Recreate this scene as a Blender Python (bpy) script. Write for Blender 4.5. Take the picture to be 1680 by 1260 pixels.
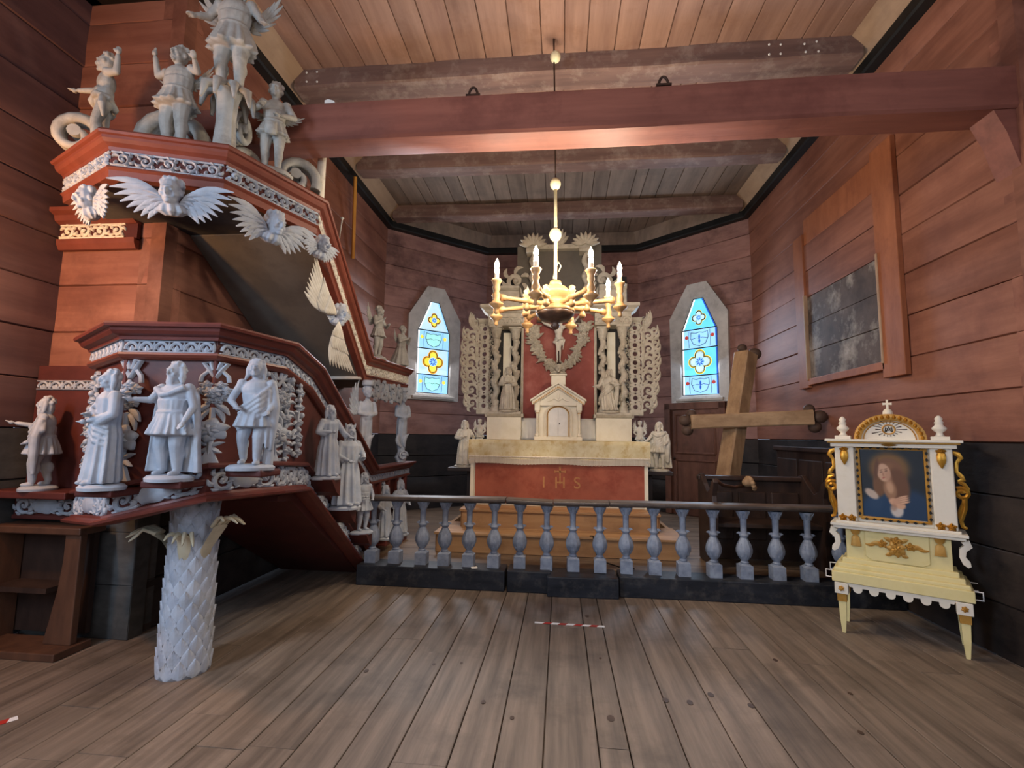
import bpy, bmesh, math, random
from math import sin, cos, pi, sqrt, atan2, radians
from mathutils import Vector as V, Matrix, noise as mnoise
random.seed(7)
scene = bpy.context.scene
for o in list(bpy.data.objects): bpy.data.objects.remove(o)
COL = scene.collection
# ---------------------------------------------------------------- camera
FPX, YAW, PITCH, ROLL, EYE = 800.0, .1004, .1063, -.0153, 1.5
_f = V((-sin(YAW)*cos(PITCH), cos(YAW)*cos(PITCH), sin(PITCH)))
_r0 = V((cos(YAW), sin(YAW), 0)); _d0 = _f.cross(_r0)
_r = cos(ROLL)*_r0 + sin(ROLL)*_d0; _d = -sin(ROLL)*_r0 + cos(ROLL)*_d0
CP = V((0, 0, EYE))
cam = bpy.data.cameras.new('camera'); cam.sensor_width = 36; cam.lens = FPX/1680*36; cam.clip_start = .05
camo = bpy.data.objects.new('camera', cam); COL.objects.link(camo)
camo.matrix_world = Matrix(((_r.x, -_d.x, -_f.x, CP.x), (_r.y, -_d.y, -_f.y, CP.y), (_r.z, -_d.z, -_f.z, CP.z), (0, 0, 0, 1)))
scene.camera = camo
def at(u, v, **k):
    "photo pixel -> point on the plane x=, y= or z="
    q = (u-840)/FPX*_r + (v-630)/FPX*_d + _f
    (a, val), = k.items(); i = 'xyz'.index(a)
    return CP + q*((val-CP[i])/q[i])
# ---------------------------------------------------------------- world, large lights, exposure
w = bpy.data.worlds.new('world'); scene.world = w; w.use_nodes = True
w.node_tree.nodes['Background'].inputs[0].default_value = (.62, .75, 1, 1)
w.node_tree.nodes['Background'].inputs[1].default_value = .6
vs = scene.view_settings; vs.view_transform = 'Standard'; vs.look = 'None'; vs.gamma = 1; vs.use_curve_mapping = False
vs.exposure = 0.45
def area(name, loc, direction, sx, sy, power, col):
    l = bpy.data.lights.new(name, 'AREA'); l.shape = 'RECTANGLE'; l.size = sx; l.size_y = sy; l.energy = power; l.color = col
    o = bpy.data.objects.new(name, l); COL.objects.link(o); o.location = loc
    o.rotation_euler = V(direction).to_track_quat('-Z', 'Y').to_euler(); return o
def point(name, loc, power, col, r=.03):
    l = bpy.data.lights.new(name, 'POINT'); l.energy = power; l.color = col; l.shadow_soft_size = r
    o = bpy.data.objects.new(name, l); COL.objects.link(o); o.location = loc; return o
DAY = (.58, .76, 1)
area('assumed_nave_window_light', (-3.80, -.3, 2.6), (1, .25, -.30), 1.3, 1.9, 145, DAY)  # assumed window out of view, for the cool light from the left
area('assumed_nave_window_light', (3.80, -1.2, 2.6), (-1, .35, -.2), 1.3, 1.9, 40, DAY)  # second assumed window, opposite and likewise unseen
area('assumed_west_window_light', (0, -5.85, 3.2), (0, 1, -.12), 3.0, 2.0, 60, (.80, .88, 1))  # assumed west window behind the camera, unseen
area('apse_window_daylight', (2.36, 8.62, 3.1), (-.66, -.75, -.25), .6, 1.5, 60, DAY)
area('apse_window_daylight', (-2.31, 8.66, 3.1), (.66, -.75, -.25), .6, 1.5, 60, (.86, .9, 1))
point('nave_fill_light', (.2, -.8, 4.0), 70, (1, .76, .52), .35)  # added warm fill light, no chandelier hangs in the nave
point('assumed_wall_lamp_light', (-3.62, 2.0, 2.62), 120, (1, .50, .20), .06)  # unseen lamp, assumed from the orange light on the shoulder wall
# ---------------------------------------------------------------- materials
MATS = {}
def L(c):  # sRGB 0..255 -> linear
    return tuple(((x/255)/12.92 if x/255 <= .04045 else ((x/255+.055)/1.055)**2.4) for x in c)
def mat(name, c1, c2=None, scale=(4, 4, 4), rough=.7, bump=.0, rand=0.0, dirt=None, dirt_amt=.4, dirt_scale=1.5, metal=0, spec=.3, emit=0, trans=0, detail=5, coat=0):
    m = bpy.data.materials.new(name); m.use_nodes = True; nt = m.node_tree; N = nt.nodes; K = nt.links
    b = N['Principled BSDF']; b.inputs['Roughness'].default_value = rough; b.inputs['Metallic'].default_value = metal
    b.inputs['Specular IOR Level'].default_value = spec; b.inputs['Coat Weight'].default_value = coat
    c1 = L(c1); c2 = L(c2) if c2 else c1
    geo = N.new('ShaderNodeNewGeometry'); mp = N.new('ShaderNodeMapping'); mp.inputs['Scale'].default_value = scale
    K.new(geo.outputs['Position'], mp.inputs['Vector'])
    oi = N.new('ShaderNodeObjectInfo')
    if rand:
        ml = N.new('ShaderNodeVectorMath'); ml.operation = 'SCALE'; cb = N.new('ShaderNodeCombineXYZ')
        for q in range(3): K.new(oi.outputs['Random'], cb.inputs[q])
        K.new(cb.outputs[0], ml.inputs[0]); ml.inputs['Scale'].default_value = 37
        ad = N.new('ShaderNodeVectorMath'); ad.operation = 'ADD'; K.new(mp.outputs[0], ad.inputs[0]); K.new(ml.outputs[0], ad.inputs[1]); vec = ad.outputs[0]
    else: vec = mp.outputs[0]
    nz = N.new('ShaderNodeTexNoise'); nz.inputs['Scale'].default_value = 1; nz.inputs['Detail'].default_value = detail; nz.inputs['Roughness'].default_value = .62
    K.new(vec, nz.inputs['Vector'])
    rp = N.new('ShaderNodeValToRGB'); rp.color_ramp.elements[0].position = .34; rp.color_ramp.elements[1].position = .68
    rp.color_ramp.elements[0].color = (*c1, 1); rp.color_ramp.elements[1].color = (*c2, 1); K.new(nz.outputs['Fac'], rp.inputs[0])
    out = rp.outputs[0]
    if dirt:
        n2 = N.new('ShaderNodeTexNoise'); n2.inputs['Scale'].default_value = dirt_scale; n2.inputs['Detail'].default_value = 7; n2.inputs['Roughness'].default_value = .68
        K.new(geo.outputs['Position'], n2.inputs['Vector'])
        r2 = N.new('ShaderNodeValToRGB'); r2.color_ramp.elements[0].position = .50; r2.color_ramp.elements[1].position = .68
        r2.color_ramp.elements[0].color = (0, 0, 0, 1); r2.color_ramp.elements[1].color = (dirt_amt,)*3+(1,)
        K.new(n2.outputs['Fac'], r2.inputs[0])
        mx = N.new('ShaderNodeMix'); mx.data_type = 'RGBA'; K.new(r2.outputs[0], mx.inputs['Factor']); K.new(out, mx.inputs[6]); mx.inputs[7].default_value = (*L(dirt), 1)
        out = mx.outputs[2]
    if rand:
        hs = N.new('ShaderNodeHueSaturation'); mr = N.new('ShaderNodeMapRange'); mr.inputs['To Min'].default_value = 1-rand; mr.inputs['To Max'].default_value = 1+rand
        K.new(oi.outputs['Random'], mr.inputs[0]); K.new(mr.outputs[0], hs.inputs['Value']); K.new(out, hs.inputs['Color']); out = hs.outputs[0]
    K.new(out, b.inputs['Base Color'])
    if emit: K.new(out, b.inputs['Emission Color']); b.inputs['Emission Strength'].default_value = emit
    if trans: b.inputs['Transmission Weight'].default_value = trans
    if bump:
        bp = N.new('ShaderNodeBump'); bp.inputs['Strength'].default_value = bump; bp.inputs['Distance'].default_value = .01
        K.new(nz.outputs['Fac'], bp.inputs['Height']); K.new(bp.outputs[0], b.inputs['Normal'])
    MATS[name] = m; return m
mat('log_red_x', (126, 78, 62), (156, 104, 84), (.7, 6, 6), .62, .5, .10, (84, 48, 42), .6, 1.3)
mat('log_red_y', (118, 74, 58), (150, 100, 80), (6, .7, 6), .62, .5, .09, (96, 54, 44), .55, 1.1)
mat('log_apse', (136, 98, 90), (168, 126, 114), (2, 2, 7), .65, .5, .10, (70, 46, 44), .7, 1.2)
mat('log_plum', (80, 58, 60), (108, 80, 78), (5, .7, 6), .65, .4, .10, (60, 44, 52), .6, 1.3)
mat('dado_black', (30, 25, 24), (52, 44, 41), (3, 3, 7), .6, .5, .14, (66, 56, 50), .5, 2)
mat('dado_grey', (62, 62, 62), (88, 88, 86), (3, 3, 7), .6, .5, .12, (40, 40, 40), .5, 2)
mat('black_trim', (18, 18, 17), (32, 31, 29), (4, 4, 4), .5, .2)
mat('ceiling_wood', (132, 100, 86), (160, 126, 108), (7, .6, 3), .62, .3, .07, (120, 84, 62), .5, 2.2)
mat('ceiling_grey', (112, 95, 82), (144, 123, 106), (7, .6, 3), .65, .3, .16, (96, 84, 74), .5, 2.2)
mat('beam_brown', (104, 80, 72), (136, 106, 94), (.6, 7, 7), .62, .5, .05, (190, 172, 156), .35, 5)
mat('beam_tan', (150, 122, 98), (172, 144, 116), (5, .6, 5), .65, .3, .05, (120, 96, 78), .4, 2)
mat('beam_red', (112, 68, 58), (142, 90, 76), (.6, 6, 6), .5, .5, .02, (92, 50, 44), .5, 2.5)
mat('floor_wood', (96, 83, 72), (138, 121, 106), (16, .9, 4), .58, .3, .12, (78, 66, 56), .6, 2.2, spec=.45)
mat('floor_knot', (64, 48, 38), (80, 60, 46), (30, 30, 30), .5)
mat('step_wood', (150, 112, 78), (184, 146, 106), (.7, 8, 5), .5, .3, .06, (110, 80, 56), .4, 3)
mat('sanct_floor', (104, 84, 68), (140, 118, 98), (.8, 8, 4), .5, .3, .12, (76, 60, 48), .5, 3)
mat('carve_top', (158, 156, 150), (182, 180, 172), (9, 9, 9), .62, .15, .03, (118, 114, 106), .6, 7)  # same white carving as below, without the blue daylight tint
mat('carve_daylit', (156, 164, 176), (182, 188, 196), (9, 9, 9), .62, .15, .03, (166, 162, 156), .5, 9)  # white carving with the blue of daylight mixed into its colour
mat('carve_warm', (208, 200, 184), (226, 220, 206), (9, 9, 9), .62, .15, .03, (170, 160, 140), .5, 9)
mat('carve_altar', (186, 176, 156), (208, 199, 180), (9, 9, 9), .6, .15, .03, (146, 134, 114), .5, 8)
mat('pulpit_red', (98, 47, 40), (118, 58, 48), (5, 5, 5), .42, .25, .0, (86, 36, 30), .5, 3, spec=.4)
mat('pulpit_panel', (76, 37, 33), (94, 46, 40), (3, 3, 6), .5, .2, .0, (62, 28, 26), .5, 3)
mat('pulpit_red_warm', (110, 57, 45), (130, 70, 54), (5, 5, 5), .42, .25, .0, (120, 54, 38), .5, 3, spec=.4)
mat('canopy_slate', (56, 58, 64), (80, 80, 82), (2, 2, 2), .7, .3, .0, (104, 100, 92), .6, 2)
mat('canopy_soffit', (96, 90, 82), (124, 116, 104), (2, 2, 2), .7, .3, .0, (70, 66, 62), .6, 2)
mat('bark', (164, 172, 186), (192, 198, 206), (9, 9, 5), .65, .3, .06, (132, 128, 118), .6, 7)
mat('palm_leaf', (196, 188, 160), (216, 208, 182), (9, 9, 9), .6, .2)
mat('baluster_blue', (122, 132, 150), (154, 162, 176), (12, 12, 12), .5, .25, .05, (92, 96, 106), .5, 9)
mat('kerb_black', (24, 27, 34), (44, 47, 54), (2, 8, 8), .45, .3, .06, (140, 132, 122), .14, 9)
mat('handrail', (66, 56, 52), (96, 84, 76), (2, 9, 9), .38, .3, .08, (130, 120, 112), .3, 6, spec=.5)
mat('antependium', (146, 78, 60), (170, 94, 72), (3, 3, 3), .7, .2, .0, (128, 52, 38), .6, 5)
mat('gold_thread', (170, 116, 72), (186, 132, 84), (30, 30, 30), .6)
mat('cream_cloth', (210, 192, 144), (226, 214, 178), (9, 9, 9), .8, .1, .0, (190, 158, 96), .9, 8)
mat('white_cloth', (224, 220, 210), (236, 232, 224), (5, 5, 5), .8, .1)
mat('fringe', (214, 200, 176), (234, 224, 206), (60, 60, 2), .85)
mat('retable_red', (132, 62, 52), (154, 78, 66), (3, 3, 3), .6, .2, .0, (176, 112, 98), .5, 3)
mat('retable_dark', (40, 38, 36), (58, 54, 50), (4, 4, 4), .7)
mat('ivory', (226, 216, 190), (240, 232, 212), (6, 6, 6), .5, .1, .0, (206, 190, 154), .5, 6)
mat('tabernacle_door', (214, 212, 206), (230, 228, 222), (6, 6, 6), .5)
mat('gold', (186, 132, 44), (214, 162, 66), (14, 14, 14), .36, .3, .0, (140, 92, 30), .5, 14, metal=.75, spec=.5)
mat('gold_paint', (176, 128, 52), (206, 158, 76), (14, 14, 14), .42, .3, .0, (130, 88, 34), .5, 14, metal=.35, spec=.5)
mat('fer_white', (224, 216, 198), (236, 230, 214), (6, 6, 6), .45, .05, .0, (200, 188, 160), .4, 6)
mat('fer_cream', (224, 208, 146), (236, 222, 166), (6, 6, 6), .45, .05, .0, (200, 182, 120), .4, 6)
mat('chand_wood', (172, 132, 86), (198, 158, 108), (14, 14, 14), .38, .1, .0, (176, 134, 84), .4, 12, spec=.5)
mat('chand_dark', (70, 52, 42), (98, 74, 58), (14, 14, 14), .35, .1, spec=.5)
mat('chand_ball', (222, 210, 164), (238, 230, 190), (14, 14, 14), .4, .1, .0, (196, 176, 120), .5, 16)
mat('candle', (236, 228, 206), (244, 238, 222), (6, 6, 6), .5)
mat('bulb_dim', (220, 210, 190), None, (6, 6, 6), .15, spec=.8)
mat('iron', (52, 38, 32), (76, 56, 46), (14, 14, 14), .55, .3, metal=.4)
mat('frame_stone', (186, 179, 172), (206, 199, 190), (5, 5, 5), .7, .3, .0, (120, 112, 106), .4, 4)
mat('lead', (26, 30, 34), None, rough=.5)
mat('old_oak', (142, 112, 82), (178, 146, 110), (9, 9, 2.2), .62, .5, .04, (104, 78, 56), .5, 4)
mat('old_oak_h', (148, 120, 90), (182, 152, 118), (2.2, 9, 9), .62, .5, .04, (104, 78, 56), .5, 4)
mat('dark_knob', (66, 50, 42), (92, 72, 60), (9, 9, 9), .65, .4)
mat('pew_dark', (44, 32, 28), (66, 48, 40), (8, 8, 2), .45, .3, .05, (30, 22, 20), .5, 3, spec=.45)
mat('pew_brown', (74, 50, 38), (100, 68, 50), (8, 8, 2), .45, .3, .05, (66, 42, 34), .5, 3, spec=.45)
mat('door_brown', (100, 66, 54), (126, 86, 70), (8, 8, 2), .55, .3, .05, (72, 48, 42), .5, 3)
mat('niche_post', (134, 80, 52), (160, 100, 68), (6, 6, 1.5), .6, .4, .04, (110, 62, 44), .5, 3)
mat('niche_panel', (66, 54, 48), (96, 82, 74), (6, 3, 3), .7, .4, .0, (176, 168, 158), .75, 2.2)
mat('yellow_lath', (184, 126, 48), (204, 146, 62), (9, 9, 2), .6, .2)
mat('tape_white', (226, 224, 222), (236, 234, 232), rough=.5)
mat('tape_red', (166, 44, 36), (182, 54, 44), rough=.5)
mat('paper', (226, 222, 214), rough=.8)
mat('daylit_pane', (214, 228, 255), rough=.4, emit=1.2)  # glowing pane of the assumed nave windows
def glass(name, c, e): e *= .62; mat(name, c, tuple(min(255, x+14) for x in c), (6, 6, 6), .25, emit=e, spec=.5)
glass('glass_cyan', (92, 196, 232), 1.25); glass('glass_pale', (182, 216, 228), 1.1); glass('glass_white', (240, 246, 250), 1.3)
glass('glass_blue', (34, 84, 190), .9); glass('glass_yellow', (250, 212, 70), 1.25); glass('glass_amber', (236, 164, 30), 1.2)
glass('glass_red', (176, 60, 52), .8); glass('glass_aqua', (150, 218, 214), 1.2); glass('glass_lightblue', (140, 196, 240), 1.25)
def bulbmat():
    m = bpy.data.materials.new('bulb_lit'); m.use_nodes = True; b = m.node_tree.nodes['Principled BSDF']
    b.inputs['Emission Color'].default_value = (1, .86, .62, 1); b.inputs['Emission Strength'].default_value = 40; MATS['bulb_lit'] = m
bulbmat()
def vcolmat(name, rough=.55):
    m = bpy.data.materials.new(name); m.use_nodes = True; nt = m.node_tree
    a = nt.nodes.new('ShaderNodeVertexColor'); a.layer_name = 'paint'; nt.links.new(a.outputs[0], nt.nodes['Principled BSDF'].inputs['Base Color'])
    nt.nodes['Principled BSDF'].inputs['Roughness'].default_value = rough; MATS[name] = m
vcolmat('oil_paint', .4)
# ---------------------------------------------------------------- mesh helpers
ID = Matrix.Identity(4)
def frame(o, x, y=None, z=(0, 0, 1)):
    "matrix with origin o, local X along x, local Z along z"
    z = V(z).normalized(); x = V(x); x = (x - z*x.dot(z)).normalized(); y = z.cross(x)
    return Matrix(((x.x, y.x, z.x, o[0]), (x.y, y.y, z.y, o[1]), (x.z, y.z, z.z, o[2]), (0, 0, 0, 1)))
def RZ(a, loc=(0, 0, 0)): return Matrix.Translation(loc) @ Matrix.Rotation(a, 4, 'Z')
class MB:
    def __init__(s, M=None): s.v = []; s.f = []; s.M = M
    def add(s, vs, fs):
        n = len(s.v)
        if s.M is not None:
            M = s.M; vs = [M @ V(p) for p in vs]
        s.v.extend([tuple(p) for p in vs]); s.f.extend([tuple(i+n for i in f) for f in fs]); return s
    def mesh(s, name, m, smooth=False, recalc=True):
        me = bpy.data.meshes.new(name); me.from_pydata(s.v, [], s.f)
        if recalc:
            bm = bmesh.new(); bm.from_mesh(me); bmesh.ops.recalc_face_normals(bm, faces=bm.faces); bm.to_mesh(me); bm.free()
        if m: me.materials.append(MATS[m])
        if smooth: me.polygons.foreach_set('use_smooth', [True]*len(me.polygons))
        return me
    def build(s, name, m, parent=None, smooth=False, bevel=0, auto=None):
        o = bpy.data.objects.new(name, s.mesh(name, m, smooth)); COL.objects.link(o)
        if parent: o.parent = parent; o.matrix_parent_inverse = PINV(parent)
        if bevel:
            b = o.modifiers.new('bevel', 'BEVEL'); b.width = bevel; b.segments = 2; b.limit_method = 'ANGLE'
        if auto: 
            o.data.polygons.foreach_set('use_smooth', [True]*len(o.data.polygons)); o.data.set_sharp_from_angle(angle=radians(auto))
        return o
    # shapes
    def box(s, c, d, R=None):
        x, y, z = (q/2 for q in d); P = [(a*x, b*y, e*z) for a in (-1, 1) for b in (-1, 1) for e in (-1, 1)]
        c = V(c); P = [c + ((R @ V(p)) if R else V(p)) for p in P]
        return s.add(P, [(0, 1, 3, 2), (4, 6, 7, 5), (0, 4, 5, 1), (2, 3, 7, 6), (0, 2, 6, 4), (1, 5, 7, 3)])
    def prism(s, poly, h, fn):
        "poly of (a,b) extruded from c=0 to c=h; fn maps (a,b,c) -> xyz"
        n = len(poly)
        vs = [fn(a, b, 0) for a, b in poly] + [fn(a, b, h) for a, b in poly]
        return s.add(vs, [tuple(range(n)), tuple(range(2*n-1, n-1, -1))] + [(i, (i+1) % n, (i+1) % n+n, i+n) for i in range(n)])
    def lathe(s, prof, c=(0, 0, 0), seg=16, M=None, lob=0, amp=0, lz=(0, 9)):
        "prof of (r, z)"
        c = V(c); vs = []; 
        for r, z in prof:
            for i in range(seg):
                a = 2*pi*i/seg; rr = r*(1+(amp*abs(sin(lob*a/2)) if lob and lz[0] <= z <= lz[1] else 0))
                p = V((rr*cos(a), rr*sin(a), z)); vs.append(c+((M @ p) if M else p))
        n = len(prof)
        fs = [(j*seg+i, j*seg+(i+1) % seg, (j+1)*seg+(i+1) % seg, (j+1)*seg+i) for j in range(n-1) for i in range(seg)]
        fs += [tuple(range(seg-1, -1, -1)), tuple(range((n-1)*seg, n*seg))]
        return s.add(vs, fs)
    def tube(s, path, rad, seg=8):
        P = [V(p) for p in path]; n = len(P); rad = rad if hasattr(rad, '__len__') else [rad]*n
        vs = []; t0 = (P[1]-P[0]).normalized(); up = V((0, 0, 1)) if abs(t0.z) < .9 else V((1, 0, 0)); nx = t0.cross(up).normalized()
        for i in range(n):
            t = (P[min(i+1, n-1)]-P[max(i-1, 0)]).normalized(); nx = (nx-t*nx.dot(t)).normalized(); ny = t.cross(nx)
            vs += [P[i]+(nx*cos(2*pi*k/seg)+ny*sin(2*pi*k/seg))*rad[i] for k in range(seg)]
        fs = [(j*seg+i, j*seg+(i+1) % seg, (j+1)*seg+(i+1) % seg, (j+1)*seg+i) for j in range(n-1) for i in range(seg)]
        fs += [tuple(range(seg-1, -1, -1)), tuple(range((n-1)*seg, n*seg))]
        return s.add(vs, fs)
    def ell(s, c, r, R=None, seg=12, rings=8):
        c = V(c); r = r if hasattr(r, '__len__') else (r, r, r); vs = []
        def tr(p): p = V((p[0]*r[0], p[1]*r[1], p[2]*r[2])); return c+((R @ p) if R else p)
        vs.append(tr((0, 0, 1)))
        for j in range(1, rings):
            t = pi*j/rings
            vs += [tr((sin(t)*cos(2*pi*i/seg), sin(t)*sin(2*pi*i/seg), cos(t))) for i in range(seg)]
        vs.append(tr((0, 0, -1))); k = len(vs)-1
        fs = [(0, 1+(i+1) % seg, 1+i) for i in range(seg)] + [(k, k-seg+i, k-seg+(i+1) % seg) for i in range(seg)]
        fs += [(1+j*seg+i, 1+j*seg+(i+1) % seg, 1+(j+1)*seg+(i+1) % seg, 1+(j+1)*seg+i) for j in range(rings-2) for i in range(seg)]
        return s.add(vs, fs)
    def cap(s, a, b, ra, rb, seg=10):
        "rounded limb"
        a, b = V(a), V(b); d = (b-a).normalized()
        s.tube([a-d*ra*.9, a-d*ra*.55, a, a+(b-a)*.5, b, b+d*rb*.55, b+d*rb*.9], [ra*.35, ra*.82, ra, (ra+rb)/2*1.03, rb, rb*.82, rb*.35], seg); return s
    def loft(s, rings):
        n = len(rings); k = len(rings[0]); vs = [p for r in rings for p in r]
        fs = [(j*k+i, j*k+(i+1) % k, (j+1)*k+(i+1) % k, (j+1)*k+i) for j in range(n-1) for i in range(k)]
        return s.add(vs, fs+[tuple(range(k-1, -1, -1)), tuple(range((n-1)*k, n*k))])
    def rib(s, path, wid, fn=None, t=.008, dome=.008, n0=0.0):
        "domed ribbon following a 2-D path; fn maps (u,v,n) -> xyz"
        n = len(path); vs = []; wid = wid if hasattr(wid, '__len__') else [wid]*n
        fn = fn or (lambda u, v, q: (u, v, q))
        for i in range(n):
            a = path[max(i-1, 0)]; b = path[min(i+1, n-1)]; dx, dy = b[0]-a[0], b[1]-a[1]; l = sqrt(dx*dx+dy*dy) or 1; px, py = -dy/l, dx/l
            x, y = path[i]; w_ = wid[i]/2
            for k, q in ((-1, n0), (-1, n0+t), (0, n0+t+dome*min(1, wid[i]/max(wid))), (1, n0+t), (1, n0)): vs.append(fn(x+px*k*w_, y+py*k*w_, q))
        fs = [(j*5+i, j*5+(i+1) % 5, (j+1)*5+(i+1) % 5, (j+1)*5+i) for j in range(n-1) for i in range(5)]
        return s.add(vs, fs+[(4, 3, 2, 1, 0), tuple(range((n-1)*5, n*5))])
    def leaf(s, a, b, w_, fn=None, bend=0, t=.006, dome=.008, n0=0.0, k=6):
        pts = []; wd = []
        dx, dy = b[0]-a[0], b[1]-a[1]
        for i in range(k+1):
            q = i/k; o = bend*sin(pi*q); pts.append((a[0]+dx*q-dy*o, a[1]+dy*q+dx*o)); wd.append(max(.12, sin(pi*min(1, q*.86+.12)))*w_)
        return s.rib(pts, wd, fn, t, dome, n0)
    def sweep(s, path, prof, closed=False, flip=False):
        "sweep (out,up) profile along a plan path of 3-D points; out = right-hand side of travel"
        P = [V(p) for p in path]; n = len(P); k = len(prof); vs = []
        def nr(a, b): d = V((b.x-a.x, b.y-a.y, 0)); d = d.normalized() if d.length > 1e-6 else V((0, 1, 0)); return V((d.y, -d.x, 0))*(-1 if flip else 1)
        for i in range(n):
            if i == 0: m = nr(P[0], P[1])
            elif i == n-1: m = nr(P[-2], P[-1])
            else:
                a, b = nr(P[i-1], P[i]), nr(P[i], P[i+1]); m = (a+b); m = m/max(.35, m.dot(a)) if m.length > .1 else a
            vs += [P[i]+m*o+V((0, 0, u)) for o, u in prof]
        fs = [(j*k+i, j*k+(i+1) % k, (j+1)*k+(i+1) % k, (j+1)*k+i) for j in range(n-1) for i in range(k)]
        return s.add(vs, fs+[tuple(range(k-1, -1, -1)), tuple(range((n-1)*k, n*k))])
def PINV(p):
    # things are Empties with a location only; parts sit at the identity
    return Matrix.Translation(p.location).inverted() if p.parent is None else Matrix.Identity(4)
def tag(o, label=None, cat=None, group=None, kind=None):
    for k, v_ in (('label', label), ('category', cat), ('group', group), ('kind', kind)):
        if v_: o[k] = v_
    return o
def thing(name, label, cat, loc=(0, 0, 0), group=None, kind=None):
    o = bpy.data.objects.new(name, None); o.empty_display_size = .1; COL.objects.link(o); o.location = loc
    return tag(o, label, cat, group, kind)
def copyobj(src, parent=None, M=None):
    c = src.copy(); COL.objects.link(c)
    if parent is not None: c.parent = parent; c.matrix_parent_inverse = PINV(parent)
    if M is not None: c.matrix_basis = M
    return c
# ================================================================ STRUCTURE
XW, YS, YC, ZB, ZC = 3.1, 3.4, 8.12, 5.25, 5.45       # chancel half width, shoulder, apse corner, beam soffit, ceiling
XN, YB = 3.98, -6.0                                    # nave half width, west wall
def struct(name, label=None, loc=(0, 0, 0)):
    return thing(name, label, None, loc, None, 'structure')
# ---- floor planks
floor = struct('floor')
plank_meshes = {}
def board(name, m, parent, x0, x1, y0, y1, z0, z1, bev=.004, smoothx=True):
    "plank with chamfered upper and lower edges, running along y"
    wx, wy, h = x1-x0, y1-y0, z1-z0; key = (round(wx, 2), round(wy, 1), round(h, 3), m)
    if key not in plank_meshes:
        b = bev; X, Y = wx/2, wy/2
        poly = [(-X+b, 0), (X-b, 0), (X, b), (X, h-b), (X-b, h), (-X+b, h), (-X, h-b), (-X, b)]
        plank_meshes[key] = MB().prism(poly, wy, lambda a, c, d: (a, d-Y, c)).mesh(name, m)
    o = bpy.data.objects.new(name, plank_meshes[key]); COL.objects.link(o); o.parent = parent; o.matrix_parent_inverse = PINV(parent)
    o.matrix_basis = Matrix.Translation(((x0+x1)/2, (y0+y1)/2, z0)); return o
xe = [-3.98]
edges = [-2.72, -2.48, -2.24, -1.98, -1.74, -1.49, -1.25, -1.01, -.77, -.51, -.30, -.075, .19, .34, .60, .86, 1.10, 1.36, 1.60, 1.86, 2.1, 2.36, 2.62, 2.86, 3.1]
for e in [-3.72, -3.47, -3.22, -2.97]+edges+[3.35, 3.6, 3.84]: xe.append(e)
rp = random.Random(3)
for i in range(len(xe)-1):
    g = .003
    js = sorted([rp.choice([1.55, 1.9, 2.25, 2.6, 2.3]) + rp.uniform(-.1, .1)] + ([rp.uniform(3.2, 4.2)] if rp.random() < .3 else []))
    ys = [-.6]+js+[5.3 if abs(xe[i]) < 3.1 else 4.0]
    for a, b in zip(ys[:-1], ys[1:]):
        board('plank', 'floor_wood', floor, xe[i]+g, xe[i+1]-g, a+.002, b-.002, -.04, rp.uniform(-.001, .0012), .003)
f2 = MB(); f2.box((0, 1.5, -.09), (8.2, 15.4, .09)); f2.box((0, -3.35, -.02), (8, 5.4, .04)); f2.build('subfloor', 'floor_wood', floor)
for (u, v_, r) in ((1002, 1179, .035), (985, 1080, .016), (793, 1152, .022), (1092, 1149, .03), (601, 1101, .025), (963, 1011, .03), (1232, 1158, .028), (1132, 1153, .03), (1166, 1140, .03), (712, 1090, .018), (1272, 1083, .025), (1395, 1138, .02), (1412, 1202, .022), (840, 1178, .02), (757, 1088, .016)):
    p = at(u, v_, z=0); MB().lathe([(r*.6, 0), (r*.6, .0018), (0.001, .0022)], (p.x, p.y, .0005), 10, Matrix.Diagonal((1, 1.5, 1, 1))).build('knot', 'floor_knot', floor)
# ---- sanctuary floor behind the rail
sf = struct('floor_sanctuary')
for i in range(14):
    y0 = 5.12+i*.32; hw = 3.09 if y0 < 8 else max(.6, 3.09-(y0-8)*1.1); xl = -2.035 if i == 0 else -hw      # the first plank stops beside the pulpit stair
    MB().box(((xl+hw)/2, y0+.16, .095), (hw-xl, .314, .17)).build('plank', 'sanct_floor', sf)
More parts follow.
